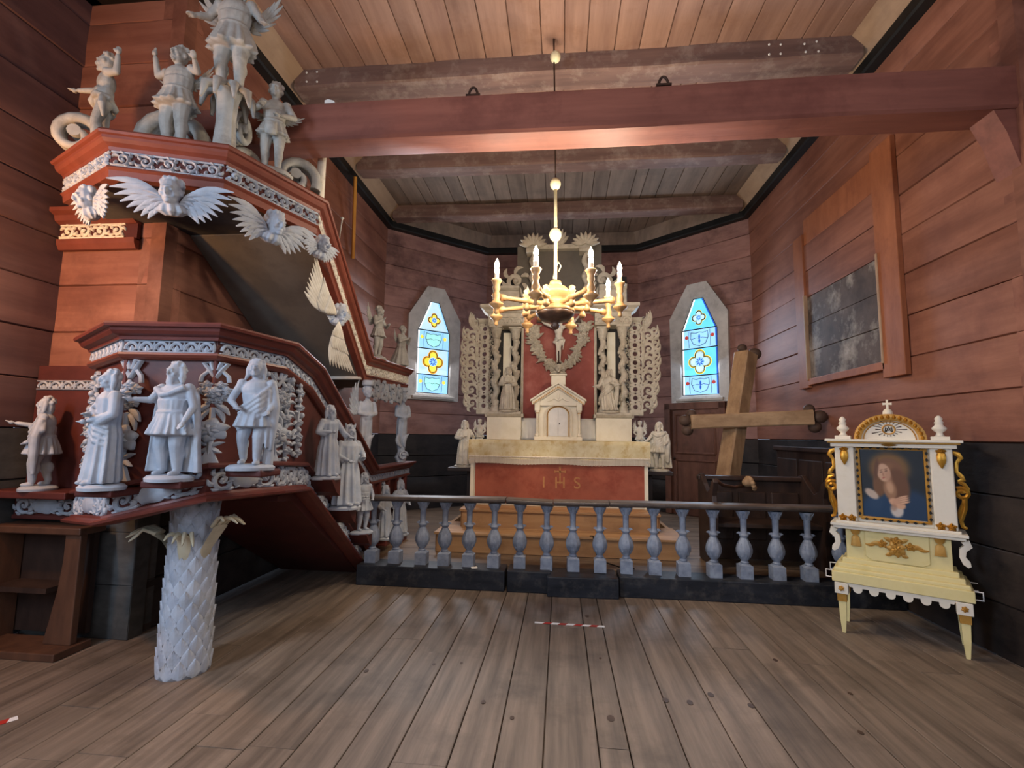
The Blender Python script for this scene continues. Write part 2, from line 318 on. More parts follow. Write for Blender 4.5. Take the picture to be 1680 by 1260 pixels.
# ---- log walls
def wall(name, a, b, m, md='dado_black', z0=0, z1=5.27, thick=.2, dado=4, seed=1, ext=(1, 1)):
    "stack of hewn logs from plan point a to plan point b; the room lies on the left of a->b"
    a = V((*a, 0)); b = V((*b, 0)); d = (b-a).normalized(); n = V((d.y, -d.x, 0)); a = a-d*.05*ext[0]; b = b+d*.05*ext[1]; ln = (b-a).length; st = struct(name); r = random.Random(seed)
    N = int(round((z1-z0)/.376)); h = (z1-z0)/N
    for i in range(N):
        zb = z0+i*h; g = .002; e = r.uniform(-.006, .006); B = .009; K = 5
        rows = []
        for k in range(K+1):
            t = ln*k/K; wob = r.uniform(-.006, .006); wz = r.uniform(-.0025, .0025) if 0 < k < K else 0
            rows.append([a+d*t+n*q+V((0, 0, zz)) for q, zz in ((thick, zb+g), (B+e, zb+g+wz), (e*.5+wob, zb+B+wz), (e+wob*.5, zb+h*.5), (e*.5+wob, zb+h-B+wz), (B+e, zb+h-g+wz), (thick, zb+h-g))])
        mm = md if i < dado else m
        MB().loft(rows).build('log', mm, st, auto=40)
    c = MB(); c.M = None
    P = [a+n*(thick*.8)+d*.12, b+n*(thick*.8)-d*.12]
    c.add([P[0], P[1], P[1]+V((0, 0, z1)), P[0]+V((0, 0, z1)), *(p+n*.06+V((0, 0, q)) for p, q in ((P[0], 0), (P[1], 0), (P[1], z1), (P[0], z1)))], [(0, 1, 2, 3), (4, 5, 6, 7), (0, 1, 5, 4), (2, 3, 7, 6), (1, 2, 6, 5), (0, 3, 7, 4)])
    c.build('backing', 'black_trim', st)
    return st
APX, APY = 1.5, 9.52
wall('wall_right', (XW, YS), (XW, YC), 'log_red_y', seed=2, ext=(0, 1))
wall('wall_apse_right', (XW, YC), (APX, APY), 'log_apse', seed=3)
wall('wall_apse', (APX, APY), (-APX, APY), 'log_apse', seed=4)
wall('wall_apse_left', (-APX, APY), (-XW, YC), 'log_apse', seed=5)
wall('wall_left', (-XW, YC), (-XW, YS), 'log_red_y', seed=6, ext=(1, 0))
wall('wall_shoulder_left', (-XW, YS), (-XN, YS), 'log_red_x', md='dado_grey', seed=7, ext=(0, 1))
wall('wall_shoulder_right', (XN, YS), (XW, YS), 'log_red_x', seed=8, ext=(1, 0))
wall('wall_nave_left', (-XN, YS), (-XN, YB), 'log_plum', md='dado_grey', seed=9)
wall('wall_nave_right', (XN, YB), (XN, YS), 'log_red_y', seed=10)
wall('wall_west', (-XN, YB), (XN, YB), 'log_red_x', seed=11)
for sx in (-1, 1):
    cp = struct('corner_post'); MB().box((sx*(XW+.05), YS+.05, 3.4), (.12, .12, 3.8)).build('upper_post', 'log_red_y', cp); MB().box((sx*(XW+.05), YS+.05, .75), (.125, .125, 1.5)).build('lower_post', 'dado_black' if sx > 0 else 'dado_grey', cp)
    MB().box((sx*(XN+.13), YS+.13, 2.7), (.24, .24, 5.5)).build('corner_fill', 'log_plum', cp)
for i in range(4): MB().box((-3.52, YS-.008, .188+.376*i), (.86, .02, .372)).build('dado_board', 'dado_grey', bpy.data.objects['wall_shoulder_left'], bevel=.003)
# ---- ceiling boards per bay
ceil = struct('ceiling')
rc = random.Random(5)
CE = [-2.6, -2.36, -2.12, -1.87, -1.60, -1.35, -1.08, -.80, -.52, -.21, .02, .25, .53, .78, 1.05, 1.28, 1.54, 1.83, 2.12, 2.36, 2.62]
def bay(y0, y1, m, jit, x0=-2.9, x1=2.9, z=ZC):
    xs = [x0]+[e+rc.uniform(-jit, jit) for e in CE if x0+.1 < e < x1-.1]+[x1]
    for a, b in zip(xs[:-1], xs[1:]): board('board', m, ceil, a+.004, b-.004, y0, y1, z+rc.uniform(0, .008), z+.035, .004)
bay(3.2, 4.8, 'ceiling_wood', 0); bay(4.8, 6.45, 'ceiling_wood', .05); bay(6.45, 8.0, 'ceiling_grey', .06); bay(8.0, 9.7, 'ceiling_grey', .05, z=ZC+.0)
MB().box((0, 1.8, ZC+.09), (8.3, 15.9, .08)).build('ceiling_deck', 'ceiling_wood', ceil)
nb = MB()
for i in range(16): nb.box((-3.75+i*.5, -1.4, ZC+.02), (.49, 9.2, .035))
nb.build('nave_boarding', 'ceiling_wood', ceil)
# ---- cross beams
def beam(name, label, y0, y1, z0, z1, x0, x1, m, sag=.0, seed=1):
    r = random.Random(seed); rows = []; K = 12
    for k in range(K+1):
        t = k/K; x = x0+(x1-x0)*t; w1, w2 = r.uniform(-.008, .008), r.uniform(-.006, .006); s_ = -sag*(1-(2*t-1)**2); c = .018
        rows.append([V((x, y, z+s_)) for y, z in ((y0+c, z0+w1), (y1-c, z0+w1), (y1, z0+c), (y1, z1), (y0+w2, z1+w1*.5), (y0+w2, z0+c+w1))])
    o = MB().loft(rows).build(name, m, auto=35); return tag(o, None, None, None, 'structure')
beam('ceiling_beam', None, 4.69, 4.98, ZB, ZC+.01, -2.92, 2.92, 'beam_brown', .0, 1)
beam('ceiling_beam', None, 6.34, 6.62, ZB, ZC+.01, -2.92, 2.92, 'beam_brown', .02, 2)
beam('ceiling_beam', None, 7.86, 8.12, ZB, ZC+.01, -2.92, 2.92, 'beam_brown', .03, 3)
tb = beam('tie_beam', None, 3.41, 3.68, 3.785, 4.085, -XN-.05, XN+.05, 'beam_red', .015, 4)
# nail heads on the first ceiling beam, iron hooks and scrap of paper on the tie beam
bm1 = [o for o in bpy.data.objects if o.name == 'ceiling_beam'][0]
for (u, v_) in ((472, 121), (503, 119), (520, 118), (503, 134), (520, 134), (1262, 73), (1281, 73), (1320, 72), (1340, 68), (1262, 89), (1281, 88), (1322, 85), (1343, 84)):
    p = at(u, v_, y=4.685); MB().ell(p, (.012, .008, .012), None, 8, 6).build('nail_head', 'paper', bm1, True)
for (u, v_) in ((777, 148), (1088, 133)):
    p = at(u, v_, y=3.44)
    h = thing('iron_hook', 'rusty iron hook standing on the red tie beam, '+('towards the pulpit' if u < 900 else 'towards the blocked window'), 'hook', (p.x, 3.44, 4.08))
    MB().tube([V((p.x-.035*cos(pi*t/10), 3.43, 4.078+.075*sin(pi*t/10))) for t in range(11)], .010, 8).build('ring', 'iron', h, True)
    MB().box((p.x, 3.43, 4.083), (.11, .04, .016)).build('plate', 'iron', h)
p = at(541, 164, y=3.42)
MB().prism([(-.03, 0), (.035, 0), (.028, .012), (-.01, .022), (-.03, .016)], .03, lambda a, b, c: (p.x+a*1.3, 3.415+c, 4.082+b*1.5)).build('paper_scrap', 'paper', None)
tag(bpy.data.objects['paper_scrap'], 'small white scrap of paper lying on the red tie beam', 'paper')
# knee brace of the tie beam at the right wall
k = MB(); k.prism([(3.12, 3.8), (2.94, 3.8), (3.02, 3.62), (3.08, 3.40), (3.12, 3.30)], .2, lambda a, b, c: (a, 3.44+c, b)); tag(k.build('tie_beam_brace', 'beam_red'), None, None, None, 'structure')
# wall plates and black cornice strips
def plate(name, P, m, prof, flip=False): return tag(MB().sweep(P, prof, flip=flip).build(name, m), None, None, None, 'structure')
PL = [(XW, YS-.2, 0), (XW, YC, 0)]; PLl = [(-XW, YC, 0), (-XW, YS-.2, 0)]
PROFP = [(.0, ZB+.06), (-.07, ZB+.0), (-.09, ZB), (-.28, ZC), (.0, ZC)]
PROFT = [(.02, ZB-.09), (-.10, ZB-.09), (-.115, ZB-.07), (-.115, ZB+.03), (.02, ZB+.03)]
plate('trim_1', PL, 'beam_tan', PROFP); plate('trim_2', PLl, 'beam_tan', PROFP)
plate('trim_3', [(XW, YS-.2, 0), (XW, YC, 0), (APX, APY, 0), (-APX, APY, 0), (-XW, YC, 0), (-XW, YS-.2, 0)], 'black_trim', PROFT)
plate('trim_4', [(XW, YC, 0), (APX, APY, 0), (-APX, APY, 0), (-XW, YC, 0)], 'ceiling_grey', [(.0, ZB), (-.09, ZB), (-.3, ZC), (0, ZC)])
plate('trim_5', [(-XW+.0, YS+.0, 0), (-XN, YS, 0)], 'black_trim', [(0.02, 5.08), (-.1, 5.08), (-.1, 5.46), (.02, 5.46)])
plate('trim_6', [(-XN, YS, 0), (-XN, YB, 0)], 'black_trim', [(0.02, 5.08), (-.1, 5.08), (-.1, 5.46), (.02, 5.46)])
# ---- assumed lit windows of the nave, unseen, behind and beside the camera
def assumed_nave_window(n, c, d, w_, h):
    d = V(d); s = struct('window_%d' % n); x = V((0, 0, 1)).cross(d).normalized(); M = frame(c, x, None, d)
    MB(M).box((0, 0, 0), (w_, h, .02)).build('pane', 'daylit_pane', s)
    b = MB(M)
    for q in (-1, 1): b.box((q*(w_/2+.05), 0, .02), (.1, h+.2, .08)); b.box((0, q*(h/2+.05), .02), (w_, .1, .08))
    b.build('window_frame', 'frame_stone', s)
    c_ = MB(M); c_.box((0, 0, .02), (.04, h, .03)); c_.box((0, h*.17, .02), (w_, .04, .03)); c_.build('glazing_bar', 'frame_stone', s)
assumed_nave_window(3, (-3.955, -.3, 2.6), (1, 0, 0), 1.3, 1.9); assumed_nave_window(4, (3.955, -1.2, 2.6), (-1, 0, 0), 1.3, 1.9); assumed_nave_window(5, (0, -5.97, 3.2), (0, 1, 0), 3.0, 2.0)
wl = thing('assumed_wall_lamp', 'assumed small brass wall lamp with warm bulb on the plum coloured nave wall, out of view', 'lamp', (-3.95, 2.0, 2.5))  # lamp never in view, assumed from the orange patch of wall
MB().lathe([(.05, 0), (.06, .02), (.02, .04)], (-3.95, 2, 2.55), 12, Matrix.Rotation(pi/2, 4, 'Y')).build('wall_plate', 'gold_paint', wl, True)
MB().tube([(-3.95, 2, 2.55), (-3.8, 2, 2.5), (-3.66, 2, 2.5), (-3.62, 2, 2.55)], .012, 8).build('arm', 'gold_paint', wl, True)
MB().ell((-3.62, 2, 2.62), (.035, .035, .05)).build('bulb', 'bulb_lit', wl, True)
# ---- stained glass windows of the apse
def stained(n, corner, sgn, s0, amber):
    d = V((-.753*sgn, .658, 0)); nrm = V((-sgn*.658, -.753, 0)); o = V((*corner, 0))+d*s0
    def fn(s_, z, q): p = o+d*(s_*sgn*-1)+nrm*q; return (p.x, p.y, z)     # s_ grows towards the right in the picture
    st = struct('window_%d' % n)
    gl = [(-.325, 2.26), (.325, 2.26), (.325, 3.40), (.09, 3.97), (-.09, 3.97), (-.325, 3.40)]
    mid = [(-.35, 2.23), (.35, 2.23), (.35, 3.41), (.105, 4.0), (-.105, 4.0), (-.35, 3.41)]
    outr = [(-.52, 2.13), (.52, 2.13), (.53, 3.66), (.175, 4.24), (-.175, 4.24), (-.53, 3.66)]
    b = MB()
    loops = [(outr, 0.0), (outr, .07), (mid, .045), (gl, .02), (gl, -.0)]
    vs = [fn(s_, z, q) for lp, q in loops for s_, z in lp]
    b.add(vs, [(j*6+i, j*6+(i+1) % 6, (j+1)*6+(i+1) % 6, (j+1)*6+i) for j in range(4) for i in range(6)])
    b.build('window_frame', 'frame_stone', st)
    sl = MB(); sl.prism([(-.42, 2.15), (.42, 2.15), (.42, 2.20), (-.42, 2.20)], .11, fn); sl.build('window_sill', 'frame_stone', st, bevel=.006)
    bnd = [2.26, 2.6, 3.08, 3.42, 3.97]
    def wd(z): return .325 if z <= 3.4 else .325-(z-3.4)/.57*.235
    for i in range(4):
        z0, z1 = bnd[i]+.006, bnd[i+1]-.006
        poly = [(-wd(z0)+.003, z0), (wd(z0)-.003, z0), (wd(z1)-.003, z1), (-wd(z1)+.003, z1)]
        base = ('glass_pale' if amber else 'glass_cyan') if i % 2 == 1 or i == 3 else 'glass_lightblue'
        pn = MB().prism(poly, .012, fn).build('glass_pane', base, st)
        # coloured borders
        for q, mm in ((-1, 'glass_white'), (1, 'glass_blue' if not amber else 'glass_lightblue')):
            MB().prism([(q*(wd(z0)-.004), z0+.004), (q*(wd(z1)-.004), z1-.004), (q*(wd(z1)-.035), z1-.004), (q*(wd(z0)-.035), z0+.004)], .015, fn).build('border_glass', mm, pn)
        cz = (z0+z1)/2; hh = (z1-z0)/2; ww = min(.21, (wd(z0)+wd(z1))/2*.72)
        def ring(path, wd_, mm, n0, nm='glass_piece'):
            MB().rib(path, wd_, lambda u, v_, q: fn(u, v_, q), .003, .002, n0).build(nm, mm, pn)
        if i in (1, 3):
            k_ = 1.0 if i == 1 else .62
            if i == 3: cz -= .07
            def quat(d_, R_):
                def rad(a): ph = (a+pi/4) % (pi/2)-pi/4; return d_*cos(ph)+sqrt(max(0, R_*R_-(d_*sin(ph))**2))
                return [(rad(a)*cos(a)*k_, cz+rad(a)*sin(a)*k_*1.04) for a in [2*pi*t/64 for t in range(65)]]
            b_ = MB(); P = quat(.115, .098); b_.prism(P[:-1], .016, fn); b_.build('glass_piece', 'glass_amber' if amber else 'glass_yellow', pn)
            b_ = MB(); P = quat(.105, .076); b_.prism(P[:-1], .019, fn); b_.build('glass_piece', 'glass_pale' if not amber else 'glass_yellow', pn)
            ring(quat(.108, .084), .012, 'lead', .017, 'lead_came'); ring(quat(.10, .074), .006, 'lead', .018, 'lead_came')
            b_ = MB(); b_.prism([(.085*k_*cos(2*pi*t/20), cz+.085*k_*sin(2*pi*t/20)) for t in range(20)], .021, fn); b_.build('glass_piece', 'glass_lightblue', pn)
            for t in range(8):
                a = 2*pi*t/8; MB().leaf((.02*k_*cos(a), cz+.02*k_*sin(a)), (.08*k_*cos(a), cz+.08*k_*sin(a)), .022*k_, fn, 0, .001, .001, .021).build('glass_petal', 'glass_blue', pn)
        else:
            sh = [(-.15, cz+hh*.75), (-.07, cz+hh*.62), (0, cz+hh*.72), (.07, cz+hh*.62), (.15, cz+hh*.75), (.16, cz+.02), (.11, cz-hh*.55), (0, cz-hh*.8), (-.11, cz-hh*.55), (-.16, cz+.02)]
            MB().prism(sh, .016, fn).build('glass_piece', 'glass_aqua' if amber else 'glass_lightblue', pn)
            ring(sh+[sh[0]], .010, 'lead', .015, 'lead_came')
            ring([(-.15, cz), (-.05, cz+.02), (0, cz), (.05, cz+.02), (.15, cz)], .007, 'lead', .015, 'lead_came')
            for q in (-1, 1):
                MB().prism([(q*.235+.033*cos(2*pi*t/12), cz+.04+.033*sin(2*pi*t/12)) for t in range(12)], .015, fn).build('glass_piece', 'glass_red' if not amber else 'glass_yellow', pn)
                MB().leaf((0, cz), (q*.0, cz+q*hh*.5), .035, fn, 0, .001, .001, .016).build('glass_petal', 'glass_blue' if not amber else 'glass_aqua', pn)
                ring([(q*.19, cz-hh*.9), (q*.2, cz), (q*.19, cz+hh*.9)], .006, 'lead', .013, 'lead_came')
    lb = MB()
    for z in bnd[1:-1]: lb.prism([(-wd(z), z-.008), (wd(z), z-.008), (wd(z), z+.008), (-wd(z), z+.008)], .028, fn)
    lb.rib(gl+[gl[0]], .018, fn, .02, .004); lb.build('lead_bar', 'lead', st)
stained(1, (XW, YC), 1, .90, False)
stained(2, (-XW, YC), -1, .97, True)
# ---- door in the right apse wall
d = V((-.753, .658, 0)); nrm = V((-.658, -.753, 0))
def dfn(s_, z, q): p = V((XW, YC, 0))+d*s_+nrm*q; return (p.x, p.y, z)
dr = struct('door_1')
MB().prism([(.56, .19), (1.46, .19), (1.46, 2.02), (.56, 2.02)], .05, dfn).build('door_leaf', 'door_brown', dr)
for (a, b, z0, z1) in ((.66, 1.36, 1.25, 1.92), (.66, 1.36, .35, 1.12)):
    q = MB(); q.rib([(a, z0), (b, z0), (b, z1), (a, z1), (a, z0)], .05, dfn, .06, .012); q.build('panel_moulding', 'door_brown', dr)
for (a, b, z0, z1) in ((.46, .57, .19, 2.12), (1.45, 1.56, .19, 2.12), (.46, 1.56, 2.01, 2.13)):
    MB().prism([(a, z0), (b, z0), (b, z1), (a, z1)], .09, dfn).build('door_frame', 'door_brown', dr, bevel=.006)
kn = MB(); kn.ell(dfn(1.38, 1.15, .09), .025); kn.build('door_handle', 'iron', dr, True)
# ---- blocked window in the right wall
nw = struct('window_6')
nx = lambda y, z, q: (XW-q, y, z)
def nbox(y0, y1, z0, z1, q, m, nm): return MB().prism([(y0, z0), (y1, z0), (y1, z1), (y0, z1)], q, nx).build(nm, m, nw, bevel=.006)
nbox(4.62, 4.93, 2.10, 4.36, .05, 'niche_post', 'post'); nbox(6.34, 6.58, 2.15, 4.12, .045, 'niche_post', 'post')
for i in range(3): nbox(4.93, 6.34, 3.29+.34*i, 3.29+.34*(i+1)-.006, .02+.006*(i % 2), 'niche_post' if i == 2 else 'log_red_y', 'infill_board')
for i in range(3): nbox(4.95, 6.32, 2.26+.342*i, 2.26+.342*(i+1)-.004, .022+.004*(i % 2), 'niche_panel', 'shutter_board')
nbox(4.9, 6.36, 2.18, 2.26, .05, 'niche_post', 'sill')
nbox(4.90, 4.93, 2.24, 3.32, .06, 'beam_tan', 'bead'); nbox(6.33, 6.36, 2.24, 3.32, .06, 'beam_tan', 'bead')
# yellow lath hanging on the left chancel wall
p0 = at(583, 290, x=-2.95); p1 = at(579, 424, x=-3.06)
tag(MB().tube([p0, (p0+p1)/2, p1], .028, 4).build('yellow_lath', 'yellow_lath'), 'long yellow wooden lath hanging on the left chancel wall above the pulpit stair', 'lath')
# ================================================================ CARVING GENERATORS
def remesh(o, vox, smooth=1, fac=.5):
    r = o.modifiers.new('fuse', 'REMESH'); r.mode = 'VOXEL'; r.voxel_size = vox; r.use_smooth_shade = True
    if smooth:
        s_ = o.modifiers.new('soften', 'SMOOTH'); s_.iterations = smooth; s_.factor = fac
    return o
def skirt(b, rings, nf=12, amp=.07, ph=0, seg=44, twist=0):
    "loft of folded cloth: rings = (z, cx, cy, rx, ry, amp factor)"
    R = []
    for z, cx, cy, rx, ry, k in rings:
        R.append([V((cx+rx*cos(a)*(1+amp*k*(sin(nf*a+ph+twist*z)+.5*sin((nf*.5+1.5)*a+2*ph))), cy+ry*sin(a)*(1+amp*k*(sin(nf*a+ph+twist*z)+.5*sin((nf*.5+1.5)*a+2*ph))), z)) for a in [2*pi*i/seg for i in range(seg)]])
    b.loft(R)
def hand(b, p, d, s=1.0):
    p = V(p); d = V(d).normalized(); side = d.cross(V((0, 0, 1))); side = side.normalized() if side.length > .1 else V((1, 0, 0)); nn = side.cross(d)
    b.ell(p+d*.018*s, (.021*s, .021*s, .021*s), None, 8, 6)
    for k in range(4):
        o = p+d*.028*s+side*(-.016+.0105*k)*s; e = o+d*(.030, .037, .034, .026)[k]*s+nn*.010*s
        b.tube([o, (o+e)/2+nn*.002, e], [.0078*s, .0075*s, .006*s], 6)
    o = p+side*.016*s+d*.008*s; b.tube([o, o+side*.014*s+d*.012*s, o+side*.018*s+d*.026*s], [.0085*s, .008*s, .006*s], 6)
def head(b, c, s=1.0, yaw=0, tilt=0, hair='long', beard=False, nod=0):
    c = V(c); R = (Matrix.Rotation(yaw, 3, 'Z') @ Matrix.Rotation(tilt, 3, 'Y') @ Matrix.Rotation(nod, 3, 'X'))
    def P(x, y, z): return c+R @ V((x*s, y*s, z*s))
    b.ell(P(0, 0, .01), (.060*s, .068*s, .078*s), R); b.ell(P(0, -.018, -.035), (.045*s, .047*s, .045*s), R)      # skull, jaw
    b.ell(P(0, -.072, -.004), (.0115*s, .021*s, .023*s), R, 8, 6); b.ell(P(0, -.065, .026), (.040*s, .014*s, .009*s), R, 8, 6)   # nose, brow
    for q in (-1, 1):
        b.ell(P(q*.025, -.060, .006), (.012*s, .010*s, .008*s), R, 8, 6); b.ell(P(q*.033, -.046, -.018), (.017*s, .016*s, .017*s), R, 8, 6); b.ell(P(q*.062, 0, -.002), (.010*s, .018*s, .022*s), R, 8, 6)
    b.ell(P(0, -.064, -.037), (.019*s, .012*s, .007*s), R, 8, 6); b.ell(P(0, -.060, -.062), (.019*s, .016*s, .013*s), R, 8, 6)
    r = random.Random(int(abs(c.x*991+c.z*313)))
    if hair:
        n = 26 if hair != 'short' else 20
        for i in range(n):
            a = r.uniform(.12*pi, .88*pi)+0; el = r.uniform(.0, 1.35); rad = .066
            b.ell(P(rad*cos(a)*cos(el)*1.0, rad*sin(a)*cos(el)*1.05+.006, .02+.074*sin(el)), r.uniform(.015, .022)*s, None, 7, 5)
        for i in range(9):
            a = -pi*.12+pi*1.24*i/8; b.ell(P(.058*cos(a), .02-.02*abs(cos(a))*0+.05*sin(a)*0-.03+(.03 if abs(cos(a)) > .7 else .0), .062+.024*sin(a)*1), .019*s, None, 7, 5)
        if hair == 'long':
            for q in (-1, 1):
                b.tube([P(q*.056, .005, .045), P(q*.070, .008, -.01), P(q*.068, .0, -.06), P(q*.085, -.008, -.098)], [.022*s, .025*s, .024*s, .012*s], 8)
            b.ell(P(0, .045, -.035), (.062*s, .032*s, .075*s), R)
    if beard:
        b.ell(P(0, -.050, -.075), (.034*s, .024*s, .046*s), R, 10, 7)
        for q in (-1, 0, 1): b.ell(P(q*.02, -.056, -.105), (.012*s, .012*s, .022*s), R, 7, 5)
def wing(b, side, s=1.0, M=None, rise=.6, n=7, back=.05):
    "one carved wing growing from the local origin to side (+1/-1) in the XZ plane"
    fn0 = lambda u, v_, q: V((side*u*s, back*s-q*s-.06*s*u, v_*s))
    fn = (lambda u, v_, q: M @ fn0(u, v_, q)) if M is not None else fn0
    for row, (ln, w_, n0, cnt) in enumerate(((1.0, .085, 0, n), (.66, .075, .012, n-1), (.38, .065, .024, n-2))):
        for i in range(cnt):
            t = i/(cnt-1); a = radians(78*rise+10-(96)*t*.95) if True else 0
            ax, az = .05+.20*(1-t)*cos(radians(60*rise)), .02+.26*(1-t)*sin(radians(70*rise))+.02
            l = (.46-.20*t)*ln
            b.leaf((ax*.6, az*.6), (ax+l*cos(a), az+l*sin(a)), w_, fn, -.10, .012, .014, n0, 6)
    b.tube([fn(0, 0, .02), fn(.09, .16*rise+.02, .035), fn(.16, .30*rise, .03)], [.045*s, .04*s, .025*s], 8)
def figure(kind='robe', armL=((-.19, -.02, .62), (-.13, -.13, .55)), armR=((.19, -.02, .62), (.13, -.13, .55)), hair='long', beard=False, look=0, tilt=0, cloak=False, sway=.0, seed=1, bulk=1.0, drape=0, nf=11, hs=1.0, step=.0):
    "unit-height carved figure facing -Y; negative x is the viewer's left"
    b = MB(); B = bulk; r = random.Random(seed)
    sx = lambda z: sway*sin(pi*min(1, max(0, z)))          # gentle S curve
    # torso
    if kind != 'kneel':
        b.ell((sx(.70), 0, .70), (.118*B, .082*B, .115), None, 16, 10); b.ell((sx(.58), 0, .59), (.100*B, .075*B, .10), None, 14, 9)
        b.ell((sx(.5), .005, .50), (.115*B, .085*B, .09), None, 14, 9)
        for q in (-1, 1): b.ell((sx(.76)+q*.115*B, 0, .765), (.048, .05, .045), None, 10, 7)
        b.cap((sx(.8), 0, .78), (sx(.85), -.008, .855), .042, .036); hz = .905
    if kind == 'robe':
        skirt(b, [(.80, sx(.8), 0, .07*B, .06*B, .2), (.74, sx(.74), 0, .135*B, .092*B, .4), (.60, sx(.6), 0, .122*B, .090*B, .8), (.52, sx(.5), 0, .112*B, .086*B, .9), (.40, sx(.4), 0, .138*B, .105*B, 1.1), (.20, sx(.2), -.005, .152*B, .115*B, 1.3), (.04, 0, -.01, .165*B, .128*B, 1.5), (.015, 0, -.01, .16*B, .12*B, 1.4)], nf, .105, seed)
        for q in (-1, 1): b.ell((q*.055, -.125*B, .02), (.032, .05, .022), None, 8, 6)
    elif kind in ('tunic', 'cherub'):
        zt = .36 if kind == 'tunic' else .40
        skirt(b, [(.66, sx(.66), 0, .116*B, .085*B, .3), (.555, sx(.55), 0, .098*B, .080*B, .35), (.54, sx(.54), 0, .108*B, .090*B, .5), (.44, sx(.44), 0, .142*B, .115*B, 1.1), (zt, sx(.36), -.005, .162*B, .135*B, 1.3), (zt-.012, sx(.36), 0, .14*B, .11*B, 1.1)], nf+3, .085, seed)
        b.tube([V((sx(.55)+.104*B*cos(a), .086*B*sin(a), .552)) for a in [2*pi*i/20 for i in range(21)]], .012, 6)
    if kind in ('tunic', 'cherub', 'nude'):
        for q, st in ((-1, step), (1, -step)):
            hip = V((sx(.45)+q*.058*B, 0, .45)); kn = V((q*.068*B, -.02+st*.5, .255)); an = V((q*.062*B, st*.9+.01, .06))
            b.cap(hip, kn, .066*B, .048*B); b.cap(kn, an, .046*B, .030*B); b.ell((kn+an)/2+V((0, .018, .04)), (.043*B, .043*B, .07), None, 10, 7)
            b.ell(an+V((q*.006, -.035, -.035)), (.032, .062, .026), None, 10, 6)
    if kind == 'nude':
        b.ell((sx(.57), -.045, .575), (.085*B, .055*B, .075), None, 12, 8)
        b.tube([V((sx(.5)+.125*B*cos(a), .095*B*sin(a)-.005, .47+.05*cos(a*1+.6))) for a in [2*pi*i/18 for i in range(19)]], [.026+.010*sin(i*2.1) for i in range(19)], 8)
        b.tube([(.12, -.02, .49), (.17, -.02, .40), (.15, 0, .28)], [.03, .035, .012], 8)
    if kind == 'kneel':
        skirt(b, [(.70, 0, 0, .10, .085, .3), (.60, 0, .01, .115, .09, .5), (.46, 0, .02, .12, .10, .8), (.30, 0, .03, .15, .16, 1.1), (.10, 0, .08, .17, .24, 1.3), (.02, 0, .10, .18, .26, 1.3)], nf, .07, seed)
        b.ell((0, 0, .66), (.12, .09, .14)); b.cap((0, 0, .76), (0, -.01, .83), .042, .037); hz = .885
    if cloak:
        # cloak hanging behind, from shoulders to the ground
        R = []
        for z, w_, d_ in ((.79, .13, .05), (.70, .185, .07), (.5, .205, .09), (.25, .215, .11), (.03, .235, .13)):
            ring = []
            n_ = 22
            for i in range(n_+1):
                a = pi*i/n_; x = -w_*cos(a)*B; y = .02+d_*sin(a)+.014*sin(9*a+seed)*(1.1-z); ring.append(V((sx(z)+x, y, z)))
            for i in range(n_, -1, -1):
                a = pi*i/n_; ring.append(V((sx(z)-w_*cos(a)*B*.86, .0+d_*sin(a)*.55, z)))
            R.append(ring)
        b.loft(R)
        b.tube([(sx(.78)-.12*B, -.05, .76), (sx(.7)-.02, -.105, .70), (sx(.7)+.05, -.10, .71), (sx(.78)+.12*B, -.05, .77)], [.03, .028, .028, .03], 8)
    if drape:
        for i in range(5):
            z0 = .72-.05*i; o_ = .012*i
            b.tube([(sx(.7)+drape*.125*B, -.02, z0+.04), (sx(.6)+drape*.05, -.10-.01*B, z0-.07), (sx(.55)-drape*.05, -.10, z0-.15), (sx(.5)-drape*.13*B, -.03, z0-.19)], [.016, .019, .019, .016], 7)
        b.tube([(drape*.15*B, 0, .74), (drape*.18*B, -.03, .55), (drape*.17*B, -.03, .35), (drape*.16*B, -.02, .14)], [.035, .045, .042, .02], 9)
        b.tube([(drape*.13*B, -.05, .70), (drape*.145*B, -.07, .5), (drape*.135*B, -.06, .3), (drape*.13*B, -.05, .16)], [.018, .02, .02, .012], 7)
    sl = .046 if kind in ('robe', 'kneel') else .038
    for q, arm in ((-1, armL), (1, armR)):
        if arm is None: continue
        sh = V((sx(.76)+q*.118*B, 0, .762 if kind != 'kneel' else .73)); el, ha = V(arm[0]), V(arm[1])
        b.cap(sh, el, sl, sl*.88); b.cap(el, el+(ha-el)*.86, sl*.86 if kind == 'robe' else sl*.84, .023)
        if kind == 'robe': b.cap(el, el+(ha-el)*.5+V((0, .01, -.03)), sl*.9, sl*.8)
        hand(b, ha, ha-el, 1.15)
    head(b, (sx(.9), -.012, hz), hs, look, tilt, hair, beard)
    return b
def place(b, h, loc, yaw):
    "scale and set a unit figure into the world"
    M = Matrix.Translation(loc) @ Matrix.Rotation(yaw, 4, 'Z') @ Matrix.Scale(h, 4)
    b.v = [tuple(M @ V(p)) for p in b.v]; return M
def mound(M, rx=.19, ry=.15, hgt=.05, seed=1, mname='carve_daylit', parent=None):
    r = random.Random(seed); b = MB(M); seg = 18
    R = [[V((rx*k*cos(a)*(1+.07*sin(3*a+seed)+.05*sin(5*a)), ry*k*sin(a)*(1+.07*sin(3*a+seed)), z)) for a in [2*pi*i/seg for i in range(seg)]] for k, z in ((1.02, 0), (1.05, hgt*.5), (.92, hgt*.9), (.6, hgt*1.05))]
    b.loft(R); return b.build('base', mname, parent, auto=50)
